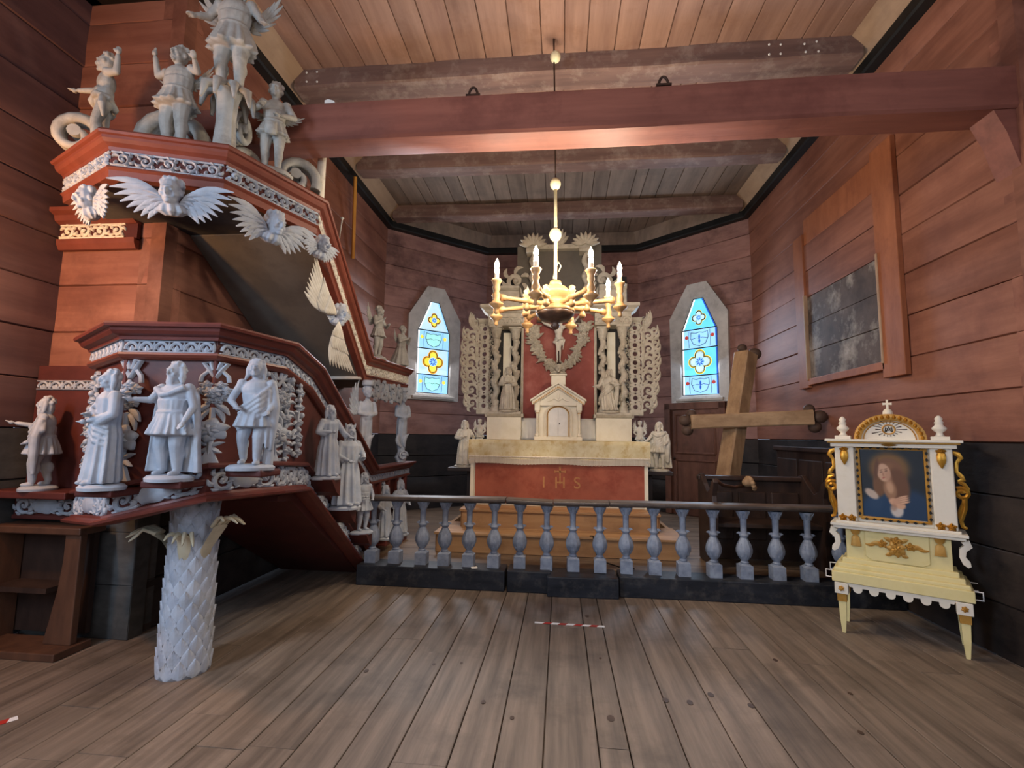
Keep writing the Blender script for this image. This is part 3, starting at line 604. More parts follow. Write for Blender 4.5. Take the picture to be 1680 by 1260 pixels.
def statue(name, label, loc, h, yaw, m='carve_daylit', base=.05, wings=False, extra=None, group=None, vox=.0078, cat='statue', wing_args=None, wide=1.0, **kw):
    loc = V(loc); t = thing(name, label, cat, loc, group)
    b = figure(**kw); hh = h*(1-base)
    M0 = Matrix.Translation((0, 0, base*h*.8))
    M = Matrix.Translation(loc+V((0, 0, base*h*.82))) @ Matrix.Rotation(yaw, 4, 'Z') @ Matrix.Diagonal((hh*wide, hh, hh, 1))
    if extra: extra(b)
    b.v = [tuple(M @ V(p)) for p in b.v]
    remesh(b.build('figure', m, t, True), vox*hh)
    if base: mound(Matrix.Translation(loc) @ Matrix.Rotation(yaw, 4, 'Z') @ Matrix.Scale(h, 4), hgt=base, seed=int(h*1000), mname=m, parent=t)
    if wings:
        wa = dict(rise=.75, n=7); wa.update(wing_args or {}); wz = wa.pop('z', .72); ws = wa.pop('s', .9)
        for q in (-1, 1):
            wb = MB(); wing(wb, q, ws*hh, M @ Matrix.Translation((q*.05, .07, wz)) @ Matrix.Scale(1/hh, 4), **wa); wb.build('wing', m, t, auto=60)
    return t, M
# ---- relief ornament in facet coordinates (u,v in metres, n outwards)
def spiral(cx, cy, r0, r1, a0, turns, n=16, flip=1):
    return [(cx+(r0+(r1-r0)*(i/n))*cos(a0+flip*2*pi*turns*i/n), cy+(r0+(r1-r0)*(i/n))*sin(a0+flip*2*pi*turns*i/n)) for i in range(n+1)]
def scroll(b, fn, u0, u1, h, flip, t=.010, lw=1.0, dn=.010):
    "one acanthus scroll filling u0..u1 x 0..h"
    w_ = u1-u0; cx, cy = u0+w_*.52, h*.5; R = min(h*.44, w_*.5)
    f = 1 if flip > 0 else -1
    Y = (lambda y: y) if flip > 0 else (lambda y: h-y)
    st = [(u0, Y(h*.12)), (u0+w_*.12, Y(h*.06)), (u0+w_*.3, Y(h*.07))]
    sp = spiral(0, 0, R, R*.16, -pi/2-.5, 1.25, 15); sp = [(cx+x, Y(cy+y)) for x, y in sp]
    P = st[:2]+sp; n = len(P)
    b.rib(P, [h*(.10+.10*sin(pi*min(1, i/n*1.15)))*lw for i in range(n)], fn, t, dn)
    b.ell(fn(cx, Y(cy), t), (h*.09,)*3, None, 8, 5)
    for k, (a, l, bend) in enumerate(((-.5, .42, .3), (.5, .46, .3), (1.45, .46, .3), (2.4, .44, .3), (3.5, .36, .25), (-1.3, .34, .3))):
        x0, y0 = cx+R*.80*cos(a), cy+R*.80*sin(a); x1, y1 = cx+(R+h*l*.55)*cos(a+.55), cy+(R+h*l*.38)*sin(a+.55)
        y1 = max(.01*h, min(.99*h, y1)); x1 = max(u0-.25*w_, min(u1+.25*w_, x1))
        b.leaf((x0, Y(y0)), (x1, Y(y1)), h*.20*lw, fn, bend*f*-1, t*.8, dn, 0, 5)
def frieze(b, fn, ln, h, per, rails=.07, t=.010, lw=1.0, both=True):
    n = max(1, int(round(ln/per))); p = ln/n
    for i in range(n): scroll(b, fn, i*p, (i+1)*p, h, 1 if i % 2 == 0 or not both else -1, t, lw)
    if rails:
        for y in (0, h): b.rib([(0, y), (ln/2, y), (ln, y)], h*rails*1.6, fn, t*.8, t*.3)
def shellband(b, fn, ln, h, per, t=.012):
    "row of arched shells with a leaf inside each"
    n = max(1, int(round(ln/per))); p = ln/n
    for i in range(n):
        cx = (i+.5)*p
        b.rib([(cx+p*.40*cos(a), h*.22+h*.62*sin(a)) for a in [pi*k/10 for k in range(11)]], h*.26, fn, t, t*.5)
        b.leaf((cx, 0), (cx, h*.62), p*.30, fn, 0, t*.7, t*.6)
        b.leaf((cx, h*.1), (cx-p*.24, h*.5), p*.16, fn, .3, t*.6, t*.5); b.leaf((cx, h*.1), (cx+p*.24, h*.5), p*.16, fn, -.3, t*.6, t*.5)
        b.leaf((cx+p*.5, 0), (cx+p*.5, h*.95), p*.22, fn, 0, t*.8, t*.6)
    for y in (0, h): b.rib([(0, y), (ln/2, y), (ln, y)], h*.14, fn, t*.9, t*.3)
def cartouche(b, fn, ln, h, t=.012):
    "oval shield with leaf scrolls to both sides"
    c = ln/2
    w_ = min(ln*.22, h*1.4)
    R = []
    for k, q in ((1, 0), (1, t), (.75, t*1.9), (.35, t*2.4)): R.append([fn(c+w_*k*cos(a)*(1+.06*sin(8*a)), h*.5+h*.44*k*sin(a)*(1+.06*sin(8*a)), q) for a in [2*pi*i/24 for i in range(24)]])
    b.loft(R)
    for s_ in (-1, 1):
        g = (lambda u, v_, q, s_=s_: fn(c+s_*u, v_, q)); L_ = ln/2
        if L_-w_ > h*.5:
            n = max(1, int(round((L_-w_*.8)/(h*1.15)))); p = (L_-w_*.8)/n
            for i in range(n): scroll(b, g, w_*.8+i*p, w_*.8+(i+1)*p, h, 1 if i % 2 == 0 else -1, t, 1.15)
            if n: b.leaf((w_, h*.5), (w_*.8+p*.4, h*.9), h*.2, g, .3, t, t); b.leaf((w_, h*.5), (w_*.8+p*.4, h*.1), h*.2, g, -.3, t, t)
        for k in range(4): a = radians(-60+40*k); b.leaf((w_*.8*cos(a), h*.5+h*.36*sin(a)), (w_*1.35*cos(a), h*.5+h*.5*sin(a)), h*.14, g, .1, t, t)
def flower(b, fn, cx, cy, r, n=6, t=.015, n0=0.0, pw=.75):
    for i in range(n): a = 2*pi*i/n+.3; b.leaf((cx+r*.1*cos(a), cy+r*.1*sin(a)), (cx+r*cos(a), cy+r*sin(a)), r*pw, fn, .06, t, t, n0, 6)
    for i in range(n): a = 2*pi*i/n+.3+pi/n; b.leaf((cx, cy), (cx+r*.55*cos(a), cy+r*.55*sin(a)), r*.4, fn, 0, t*.8, t*.8, n0+t*1.2, 5)
    c = fn(cx, cy, n0+t*2.2); b.ell(c, r*.18, None, 8, 6)
def pendant(b, fn, cx, top, h, seed=1, w_=.16, n0=.01):
    "ribbon bow, flower clusters, leaves and a tassel hanging in a row"
    r = random.Random(seed); s = h/.68
    for q in (-1, 1):
        b.rib([(cx, top-.10*s), (cx+q*.03*s, top-.04*s), (cx+q*.05*s, top-.005*s), (cx+q*.022*s, top+.002*s), (cx+q*.008*s, top-.05*s)], .020*s, fn, .018, .008, n0)
        b.rib([(cx+q*.01*s, top-.03*s), (cx+q*.055*s, top-.09*s), (cx+q*.06*s, top-.13*s)], .018*s, fn, .014, .006, n0)
    for i in range(9):
        a = 2*pi*i/9+r.random(); d_ = .055*s; flower(b, fn, cx+d_*cos(a)*1.05, top-.20*s+d_*sin(a), r.uniform(.026, .036)*s, 5, .010, n0+.012)
    flower(b, fn, cx, top-.20*s, .042*s, 7, .014, n0+.03)
    for q in (-1, 1):
        b.leaf((cx, top-.27*s), (cx+q*.07*s, top-.35*s), .032*s, fn, .1*q, .012, .01, n0); b.leaf((cx, top-.30*s), (cx+q*.05*s, top-.40*s), .028*s, fn, .1*q, .012, .01, n0)
        b.leaf((cx, top-.56*s), (cx+q*.06*s, top-.53*s), .026*s, fn, .1*q, .012, .01, n0); b.leaf((cx, top-.56*s), (cx+q*.05*s, top-.60*s), .03*s, fn, -.1*q, .012, .01, n0)
    flower(b, fn, cx, top-.45*s, .082*s, 6, .018, n0+.012, .85)
    b.rib([(cx, top-.30*s), (cx, top-.45*s), (cx, top-.62*s)], .022*s, fn, .02, .01, n0)
    b.rib([(cx, top-.58*s), (cx, top-.62*s), (cx, top-.68*s)], [.02*s, .05*s, .09*s], fn, .02, .02, n0)
def leafdrop(b, fn, cx, top, h, seed=1, w_=.09, n0=.005):
    "tall carved drop of leaves, buds and curls"
    r = random.Random(seed); n = max(4, int(h/.05))
    b.tube([fn(cx+.008*sin(i), top-h*i/8, n0+.012) for i in range(9)], .014, 6)
    for i in range(n):
        y = top-h*(i+.3)/n; k = .6+.4*sin(pi*(i+.5)/n)
        for q in (-1, 1):
            b.leaf((cx, y), (cx+q*w_*k*r.uniform(.45, .75), y+r.uniform(-.05, .03)), .03, fn, .2*q, .012, .012, n0, 5)
        if i % 2: flower(b, fn, cx+r.uniform(-.02, .02), y, r.uniform(.026, .038), 5, .012, n0+.016)
        else: b.ell(fn(cx+r.uniform(-.02, .02), y, n0+.03), r.uniform(.014, .022), None, 7, 5)
    b.rib(spiral(cx, top, .03, .008, 0, 1.1, 10), .012, fn, .016, .008, n0)
def cherub_head(parent, c, face, s, m='carve_daylit', spread=1.0, rise=.25):
    "winged cherub head: face direction is a plan vector; the head is a part, its wings are sub-parts"
    c = V(c); fv = V((face[0], face[1], 0)).normalized(); yaw = atan2(fv.x, -fv.y)
    M = Matrix.Translation(c) @ Matrix.Rotation(yaw, 4, 'Z') @ Matrix.Rotation(radians(14), 4, 'X') @ Matrix.Scale(s, 4)
    b = MB(); head(b, (0, -.03, .03), 1.6, 0, 0, 'short')
    skirt(b, [(-.06, 0, 0, .06, .06, .3), (-.10, 0, -.01, .11, .08, .8), (-.16, 0, -.01, .13, .075, 1.2), (-.20, 0, 0, .07, .04, 1.2)], 9, .16, 2, 36)
    b.v = [tuple(M @ V(p)) for p in b.v]; t = remesh(b.build('cherub_head', m, parent, True), .0085*s)
    for q in (-1, 1):
        w_ = MB()
        for row, (ln, ww, n0, cnt) in enumerate(((1, .075, 0, 8), (.66, .065, .014, 6), (.36, .055, .026, 5))):
            for i in range(cnt):
                tt = i/(cnt-1); a = radians(26*rise*2-62*tt+4); l = (.50-.24*tt)*ln*spread
                x0, z0 = .05+.05*(1-tt), -.02-.07*tt
                w_.leaf((x0, z0), (x0+l*cos(a), z0+l*sin(a)*.85), ww, lambda u, v_, n_: M @ V((q*u, .03-n_-.10*u*u, v_)), .12, .014, .016, n0, 6)
        w_.build('wing', m, t, auto=60)
    return t
# ================================================================ PULPIT
def facet(P, Q, zp, zq):
    P = V((P[0], P[1], 0)); Q = V((Q[0], Q[1], 0)); d_ = (Q-P); ln = d_.length; d_.normalize(); n_ = V((d_.y, -d_.x, 0))
    def fn(u, v_, q): return P+d_*u+n_*q+V((0, 0, zp+(zq-zp)*u/ln+v_))
    fn.ln = ln; fn.n = n_; return fn
B0, B1, B2, B3 = (-3.22, 3.06), (-2.56, 2.62), (-2.04, 2.68), (-1.91, 3.13)
SX = -1.91
def sx(y): return SX-.11*max(0, min(y, 5.31)-3.13)          # the stair runs slightly towards the chancel wall, its landing lies behind the altar rail
ZT = 2.12
bb = [.88, .96, 1.10, 1.09]
pul = thing('pulpit', 'dark red carved pulpit with white figures and stair, standing on a palm trunk column', 'pulpit', (-2.36, 3.03, 0))
body = [(*B0, bb[0]), (*B1, bb[1]), (*B2, bb[2]), (*B3, bb[3])]
# basket shell
b = MB(); n = 4; vs = []
ins = [(-3.14, 3.12), (-2.54, 2.68), (-2.07, 2.73), (-1.96, 3.13)]
for i in range(4): vs += [V((body[i][0], body[i][1], body[i][2]+.03)), V((body[i][0], body[i][1], ZT-.04)), V((*ins[i], ZT-.04)), V((*ins[i], body[i][2]+.03))]
b.add(vs, [(j*4+i, j*4+(i+1) % 4, (j+1)*4+(i+1) % 4, (j+1)*4+i) for j in range(3) for i in range(4)]+[(0, 1, 2, 3), (15, 14, 13, 12)])
b.build('basket_body', 'pulpit_panel', pul)
b = MB(); b.add([V((*p[:2], p[2]+.06)) for p in body]+[V((-3.08, 3.5, 1.0)), V((-1.96, 3.5, 1.1))]+[V((*p[:2], p[2]+.10)) for p in body]+[V((-3.08, 3.5, 1.04)), V((-1.96, 3.5, 1.14))], [(0, 1, 2, 3, 5, 4), (6, 7, 8, 9, 11, 10)]+[(a, c, c+6, a+6) for a, c in ((0, 1), (1, 2), (2, 3), (3, 5), (5, 4), (4, 0))]); b.build('basket_floor', 'pulpit_panel', pul)
# back board of the pulpit standing at the chancel wall
MB().box((-3.05, 3.27, 1.55), (.05, .5, 1.0)).build('side_board', 'pulpit_panel', pul)
# stair side, soffit, landing
sb = MB(); sb.prism([(3.13, 2.08), (3.593, 1.99), (5.36, 1.09), (6.75, 1.09), (6.75, .175), (5.44, .175), (5.31, .01), (3.555, 1.07), (3.13, 1.12)], .05, lambda a, c, q: (sx(a)-q, a, c)); sb.build('stair_side', 'pulpit_panel', pul)
sb = MB(); sb.prism([(3.30, 1.06), (3.555, 1.05), (5.38, .04), (5.38, .0), (5.30, .0), (3.53, .99), (3.30, 1.02)], 1.0, lambda a, c, q: (sx(a)-.04+(-3.07-sx(a)+.04)*q, a, c)); sb.build('stair_soffit', 'pulpit_panel', pul)
MB().box((-2.63, 6.09, .23), (.88, 1.30, .1)).build('stair_landing', 'pulpit_panel', pul)
for i in range(6): MB().box(((sx(3.68+i*.26)-.06-3.07)/2, 3.68+i*.26, 1.06-.142*i), (3.07+sx(3.68+i*.26)-.06, .28, .035)).build('stair_tread', 'pew_brown', pul)
TOP = [(*B0, ZT), (*B1, ZT), (*B2, ZT), (*B3, ZT-.01), (sx(3.593), 3.593, 2.013), (sx(5.36), 5.36, 1.128), (sx(6.77), 6.77, 1.128)]
BOT = [(*B0, bb[0]), (*B1, bb[1]), (*B2, bb[2]), (*B3, bb[3]), (sx(3.555), 3.555, 1.059), (sx(5.31), 5.31, .003)]
MB().sweep(TOP, [(-.05, 0), (.13, 0), (.135, -.012), (.13, -.026), (.105, -.030), (.10, -.045), (.085, -.062), (.055, -.072), (.05, -.09), (-.05, -.09)]).build('rim_moulding', 'pulpit_red', pul)
MB().sweep(TOP, [(-.02, -.09), (.022, -.09), (.022, -.165), (-.02, -.165)]).build('frieze_board', 'pulpit_panel', pul)
MB().sweep(TOP, [(-.02, -.165), (.048, -.165), (.052, -.178), (.04, -.192), (.022, -.204), (-.02, -.204)]).build('lower_moulding', 'pulpit_red_warm', pul)
MB().sweep(BOT, [(-.02, .185), (.045, .185), (.07, .195), (.07, .207), (.055, .22), (-.02, .22)]).build('ledge_moulding', 'pulpit_panel', pul)
MB().sweep(BOT, [(-.02, .05), (.022, .05), (.022, .19), (-.02, .19)]).build('ledge_board', 'pulpit_panel', pul)
MB().sweep(BOT, [(-.05, .0), (.06, .0), (.095, .012), (.10, .026), (.08, .036), (.055, .042), (.05, .055), (-.05, .055)]).build('base_moulding', 'pulpit_red', pul)
segT = list(zip(TOP[:-1], TOP[1:])); segB = list(zip(BOT[:-1], BOT[1:]))
for i, (p, q) in enumerate(segT):
    f = facet(p, q, p[2]-.16, q[2]-.16); g = (lambda u, v_, k, f=f: f(u, v_, k+.022)); o = MB(); shellband(o, g, f.ln, .064, .095 if i < 3 else .085); o.build('shell_frieze', 'carve_daylit', pul, auto=50)
for i, (p, q) in enumerate(segB):
    f = facet(p, q, p[2]+.055, q[2]+.055); g = (lambda u, v_, k, f=f: f(u, v_, k+.022)); o = MB()
    if i < 3: cartouche(o, g, f.ln, .13)
    else: frieze(o, g, f.ln, .13, .14, .0, lw=1.5)
    o.build('scroll_frieze', 'carve_daylit', pul, auto=50)
# corner stiles
for p, q, zz in ((B1, B2, bb[1]), (B2, B3, bb[2])):
    MB().tube([(p[0]+.0, p[1]-.0, zz+.2), (p[0], p[1], 1.6), (p[0], p[1], 1.93)], .012, 8).build('corner_stile', 'pulpit_red', pul)
# hanging carved ornaments
fA, fB, fC = (facet(a, c, 0, 0) for a, c in ((B0, B1), (B1, B2), (B2, B3)))
def orn(nm, fn, kind, cx, top, h, seed, m='carve_daylit', **k):
    kx = 1.45 if kind == 'p' else 1.3; o = MB(); (pendant if kind == 'p' else leafdrop)(o, (lambda u, v_, q: fn(cx+(u-cx)*kx, v_, q)), cx, top, h, seed, **k); return o.build(nm, m, pul, auto=60)
fB1 = facet((B2[0]-.15, B2[1]-.02), (B2[0]+.17, B2[1]+.09), 0, 0)
orn('flower_pendant', fB1, 'p', .15, 1.905, .60, 3, n0=.015)
fA1 = facet((B1[0]-.16, B1[1]+.06), (B1[0]+.16, B1[1]-.01), 0, 0)
orn('flower_pendant', fA1, 'p', .20, 1.91, .70, 5, n0=.005)
orn('leaf_drop', fA, 'l', .16, 1.86, .74, 7, w_=.10)
fC1 = facet((B3[0]-.07, B3[1]-.15), (B3[0]+.02, B3[1]+.2), 0, 0)
orn('flower_pendant', fC1, 'p', .15, 1.90, .62, 9, n0=.02); orn('leaf_drop', fC1, 'l', .26, 1.88, .60, 10, w_=.10); orn('leaf_drop', fC1, 'l', .06, 1.90, .66, 11, w_=.10)
fS = facet((SX, 3.13), (sx(5.31), 5.31), 0, 0); fS2 = facet((sx(5.4), 5.4), (sx(6.7), 6.7), 0, 0)
for y, top, h, sd in ((3.42, 1.86, .54, 12), (3.96, 1.56, .42, 14), (4.48, 1.30, .46, 16), (5.20, .98, .5, 18)): orn('leaf_drop', fS, 'l', (y-3.13)*1.006, top, h, sd, w_=.08)
for y, sd in ((5.80, 20), (6.42, 22)): orn('leaf_drop', fS2, 'l', y-5.4, .92, .66, sd, w_=.08)
for y in (5.44, 5.68, 5.97, 6.30, 6.64): MB().box((sx(y)+.015, y, .57), (.05, .045, .78)).build('landing_stile', 'pulpit_red', pul, bevel=.004)
# ---- palm trunk column
pc = MB().lathe([(.148, 0), (.142, .06), (.136, .5), (.128, .9), (.128, 1.06)], (-2.36, 3.03, 0), 28).build('palm_column', 'bark', pul, True)
sc = MB()
N_, K_ = 5, 5
ring = []
prof = []
for i in range(6):
    t_ = i/5; w_ = (.52, .95, 1.0, .86, .55, .08)[i]*.040
    prof.append([V((-w_, -.001, .11*t_)), V((-w_*.5, -.005-.006*t_, .11*t_)), V((0, -.007-.008*t_, .11*t_)), V((w_*.5, -.005-.006*t_, .11*t_)), V((w_, -.001, .11*t_)), V((0, .006, .11*t_))])
sc.loft(prof); sm = sc.mesh('bark_scale', 'bark', False)
first = None
for j in range(15):
    z = .0+j*.068; r_ = .142-.018*z
    for i in range(12):
        a = 2*pi*(i+.5*(j % 2))/12
        if sin(a) > .55: continue
        o = bpy.data.objects.new('bark_scale', sm); COL.objects.link(o); o.parent = pc
        o.matrix_basis = Matrix.Translation((-2.36+r_*cos(a), 3.03+r_*sin(a), z)) @ Matrix.Rotation(a+pi/2, 4, 'Z') @ Matrix.Rotation(radians(1.5), 4, 'X')
for k, (a, zz, ln, up) in enumerate(((radians(186), .70, .30, .06), (radians(-22), .72, .34, .17), (radians(-72), .72, .12, .04))):
    fr = MB(); dirv = V((cos(a), sin(a), 0)); sd = V((-sin(a), cos(a), 0)); o0 = V((-2.36, 3.03, zz))+dirv*.128
    P = [o0+V((0, 0, -.02)), o0+dirv*.012+V((0, 0, .04)), o0+dirv*ln*.18+V((0, 0, .10)), o0+dirv*ln*.42+V((0, 0, .115+up*.45))]
    fr.loft([[p+sd*w_*cos(t_)+V((0, 0, h_*sin(t_)))+dirv*.012*sin(t_) for t_ in [2*pi*z_/10 for z_ in range(10)]] for p, w_, h_ in zip(P, (.030, .036, .040, .044), (.008, .012, .014, .012))])
    for i in range(4):
        q = (i-1.5)/1.5; e = P[3]+sd*q*.034; d2 = (.75, 1.0, .92, .6)[i]
        Q = [e-dirv*.03, e+dirv*ln*.22*d2+sd*q*.02+V((0, 0, up*.3+.012)), e+dirv*ln*.42*d2+sd*q*.035+V((0, 0, up*.45-.004-.012*i)), e+dirv*ln*.60*d2+sd*q*.045+V((0, 0, up*.5-.03-.014*i))]
        fr.tube(Q, [.013, .013, .010, .004], 7)
    fr.build('palm_frond', 'palm_leaf', pc, auto=60)
# ---- side wing of the pulpit at the shoulder wall
wp = thing('pulpit_side_panel', 'dark red panel with shell frieze fixed to the shoulder wall behind the pulpit', 'panel', (-3.68, 3.34, .85))
MB().box((-3.66, 3.35, 1.42), (.62, .06, 1.12)).build('panel_board', 'pulpit_panel', wp)
fW = facet((-3.96, 3.32), (-3.38, 3.32), 1.80, 1.80); o = MB(); shellband(o, fW, .52, .062, .11); o.build('shell_frieze', 'carve_daylit', wp, auto=50)
MB().box((-3.66, 3.205, 1.045), (.62, .29, .05)).build('ledge', 'pulpit_panel', wp, bevel=.008)
o = MB(); fW2 = facet((-3.95, 3.25), (-3.40, 3.25), .885, .885); cartouche(o, fW2, .52, .13); o.build('scroll_frieze', 'carve_daylit', wp, auto=50)
MB().box((-3.66, 3.30, .95), (.60, .09, .15)).build('ledge_board', 'pulpit_panel', wp); MB().box((-3.66, 3.29, .865), (.60, .10, .03)).build('base_moulding', 'pulpit_panel', wp, bevel=.006)
o = MB(); leafdrop(o, facet((-3.5, 3.3), (-3.2, 3.3), 0, 0), .06, 1.78, .62, 31, .12); o.build('leaf_drop', 'carve_daylit', wp, auto=60)
# ---- saints on the pulpit
G = 'carved saints around the pulpit'
statue('saint_statue', 'white statue in short tunic stretching one arm towards the nave wall', (-3.68, 3.165, 1.068), .67, radians(-52), kind='tunic', armL=((-.18, -.08, .66), (-.17, -.30, .70)), armR=((.20, .02, .62), (.14, -.10, .50)), beard=True, cloak=False, drape=1, bulk=1.15, step=.06, seed=3, group=G)
statue('saint_statue', 'white robed statue with folded arms and long hair beside the flower pendant on the basket', at(166, 803, y=2.47), .665, radians(-28), kind='robe', armL=((-.20, -.03, .62), (.02, -.15, .60)), armR=((.20, -.03, .60), (-.03, -.15, .54)), seed=5, bulk=.98, drape=-1, group=G)
statue('saint_statue', 'white bearded saint in belted tunic and long cloak, one open hand held out', at(275, 789, y=2.52), .665, radians(-8), kind='tunic', armL=((-.24, -.02, .66), (-.30, -.14, .66)), armR=((.22, -.01, .60), (.21, -.09, .46)), beard=True, cloak=True, bulk=1.28, seed=7, group=G, nf=15)
def stump(bb_):
    bb_.tube([(.15, .03, 0), (.155, .03, .25), (.14, .03, .46)], [.05, .045, .035], 8)
statue('saint_statue', 'white saint with mantle over one shoulder and bare calves, leaning on a tree stump', at(408, 771, y=2.70), .655, radians(18), kind='tunic', armL=((-.19, -.02, .60), (-.10, -.13, .53)), armR=((.20, -.02, .60), (.16, -.10, .50)), drape=1, sway=.03, bulk=1.12, step=.05, seed=9, extra=stump, group=G)
YS_ = radians(62)
statue('saint_statue', 'white robed statue on the stair string, highest of the stair figures', (sx(3.75)+.14, 3.75, 1.138), .59, YS_, kind='robe', armL=((-.20, -.03, .62), (-.06, -.16, .62)), armR=((.22, -.02, .62), (.26, -.12, .56)), seed=11, bulk=1.0, group=G, beard=True)
def crown(bb_):
    for i in range(6): a = 2*pi*i/6; bb_.tube([(.055*cos(a), .055*sin(a)-.01, .965), (.07*cos(a), .07*sin(a)-.01, 1.03)], [.014, .006], 6)
statue('saint_statue', 'white crowned figure in a wide pleated robe midway down the stair string', (sx(4.2)+.16, 4.20, .845), .735, YS_, kind='robe', armL=((-.20, -.03, .62), (-.12, -.17, .56)), armR=((.20, -.03, .62), (.10, -.17, .60)), seed=13, bulk=1.12, extra=crown, group=G)
statue('saint_statue', 'small white boy in knee length tunic at the foot of the stair string', (sx(4.77)+.145, 4.77, .525), .59, YS_, kind='tunic', armL=((-.19, -.02, .60), (-.08, -.15, .60)), armR=((.19, -.02, .6), (.08, -.15, .55)), seed=15, bulk=1.1, group=G)
statue('saint_statue', 'small white statue on the landing panel behind the first balusters of the altar rail', (sx(5.52)+.15, 5.545, .31), .61, radians(60), kind='robe', seed=17, group=G, vox=.012)
statue('saint_statue', 'slender white statue on the landing panel behind the third baluster of the altar rail', (sx(6.12)+.13, 6.13, .24), .69, radians(60), kind='robe', armL=((-.2, 0, .62), (-.05, -.16, .66)), seed=19, group=G, vox=.012)
for (y, z) in ((5.545, .28), (6.13, .21)): MB().box((sx(y)+.10, y, z), (.22, .17, .065)).build('bracket', 'pulpit_red', pul, bevel=.01)
for (y, z) in ((3.75, 1.108), (4.20, .815), (4.77, .495)): MB().prism([(y-.1, z+.035), (y+.1, z+.035), (y+.1, z-.11), (y+.02, z-.07)], .23, lambda a, c, q: (sx(a)-.01+q, a, c)).build('bracket', 'pulpit_panel', pul)
for c_, w_ in ((at(166, 803, y=2.47), .22), (at(275, 789, y=2.52), .24), (at(408, 771, y=2.70), .22)): MB().box((c_.x, c_.y+.05, c_.z-.018), (w_, .20, .04)).build('bracket', 'pulpit_panel', pul, bevel=.01)
# ================================================================ SOUNDING BOARD
can = thing('pulpit_canopy', 'red carved sounding board above the pulpit with stair roof, slate grey underside', 'canopy', (-2.7, 3.1, 3.1))
C0, C1, C2, C3 = (-3.57, 3.03), (-2.90, 2.72), (-2.28, 2.93), (-2.0, 3.64)
ZK = 3.4
def cxx(y): return -2.0-.1206*max(0, min(y, 5.216)-3.64)
CT = [(*C0, ZK), (*C1, ZK), (*C2, ZK), (*C3, ZK-.01), (cxx(5.216), 5.216, 2.369), (cxx(6.735), 6.735, 2.424)]
MB().sweep(CT, [(-.05, 0), (.10, 0), (.108, -.014), (.10, -.028), (.082, -.032), (.08, -.05), (.065, -.07), (.035, -.085), (.03, -.105), (-.05, -.105)]).build('cornice', 'pulpit_red_warm', can)
MB().sweep(CT, [(-.03, -.10), (.012, -.10), (.012, -.215), (-.03, -.215)]).build('frieze_board', 'pulpit_panel', can)
MB().sweep(CT, [(-.05, -.21), (.03, -.21), (.036, -.222), (.02, -.235), (.015, -.28), (-.05, -.28)]).build('lower_fascia', 'pulpit_red_warm', can)
for i, (p, q) in enumerate(zip(CT[:-1], CT[1:])):
    f = facet(p, q, p[2]-.205, q[2]-.205); g = (lambda u, v_, k, f=f: f(u, v_, k+.014)); o = MB(); frieze(o, g, f.ln, .096, .125, .10, .012, 1.15); o.build('acanthus_frieze', 'carve_daylit' if i < 3 else 'carve_warm', can, auto=50)
und = [V((*C0, ZK-.27)), V((*C1, ZK-.27)), V((*C2, ZK-.27)), V((*C3, ZK-.27)), V((-3.09, 3.9, ZK-.27)), V((-3.5, 3.38, ZK-.27))]
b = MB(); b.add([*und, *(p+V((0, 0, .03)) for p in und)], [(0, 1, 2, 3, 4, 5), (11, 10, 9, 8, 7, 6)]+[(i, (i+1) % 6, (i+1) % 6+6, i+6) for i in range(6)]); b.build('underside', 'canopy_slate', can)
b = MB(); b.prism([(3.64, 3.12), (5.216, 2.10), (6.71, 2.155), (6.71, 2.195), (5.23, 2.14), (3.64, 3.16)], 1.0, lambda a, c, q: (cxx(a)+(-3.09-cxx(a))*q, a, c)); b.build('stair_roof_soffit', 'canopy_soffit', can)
MB().tube([(-2.20, 5.17, 2.115), (-2.6, 5.17, 2.115), (-3.08, 5.17, 2.115)], .02, 8).build('soffit_bead', 'carve_warm', can)
tp = [V((*C0, ZK-.03)), V((*C1, ZK-.03)), V((*C2, ZK-.03)), V((*C3, ZK-.03)), V((-3.09, 3.9, ZK-.03)), V((-3.5, 3.38, ZK-.03))]
b = MB(); b.add([*tp, *(p+V((0, 0, .025)) for p in tp)], [(0, 1, 2, 3, 4, 5), (11, 10, 9, 8, 7, 6)]+[(i, (i+1) % 6, (i+1) % 6+6, i+6) for i in range(6)]); b.build('top_board', 'pulpit_panel', can)
b = MB(); b.prism([(3.6, 3.36), (5.216, 2.33), (6.735, 2.385), (6.735, 2.41), (5.23, 2.36), (3.62, 3.39)], 1.0, lambda a, c, q: (cxx(a)+(-3.08-cxx(a))*q, a, c)); b.build('stair_roof_top', 'pulpit_panel', can)
MB().lathe([(.035, 0), (.035, .58)], (-2.03, 3.74, 3.30), 12).build('white_post', 'carve_warm', can, True)
# back part of the canopy on the shoulder wall
cb = thing('canopy_wall_cornice', 'short red cornice with cream scroll frieze on the orange lit shoulder wall', 'cornice', (-3.6, 3.36, 2.9))
P_ = [(-3.97, 3.385, 3.22), (-3.30, 3.385, 3.22)]
MB().sweep(P_, [(0, 0), (.13, 0), (.13, -.03), (.09, -.05), (.08, -.09), (.04, -.11), (0, -.11)]).build('cornice', 'pulpit_red_warm', cb)
MB().sweep(P_, [(0, -.11), (.03, -.11), (.03, -.24), (0, -.24)]).build('frieze_board', 'pulpit_panel', cb)
MB().sweep(P_, [(0, -.23), (.055, -.23), (.05, -.27), (.03, -.31), (0, -.31)]).build('lower_moulding', 'pulpit_red_warm', cb)
f = facet((-3.96, 3.355), (-3.40, 3.355), 3.0, 3.0); o = MB(); frieze(o, f, .56, .11, .14, .1, .012, 1.15); o.build('scroll_frieze', 'ivory', cb, auto=50)
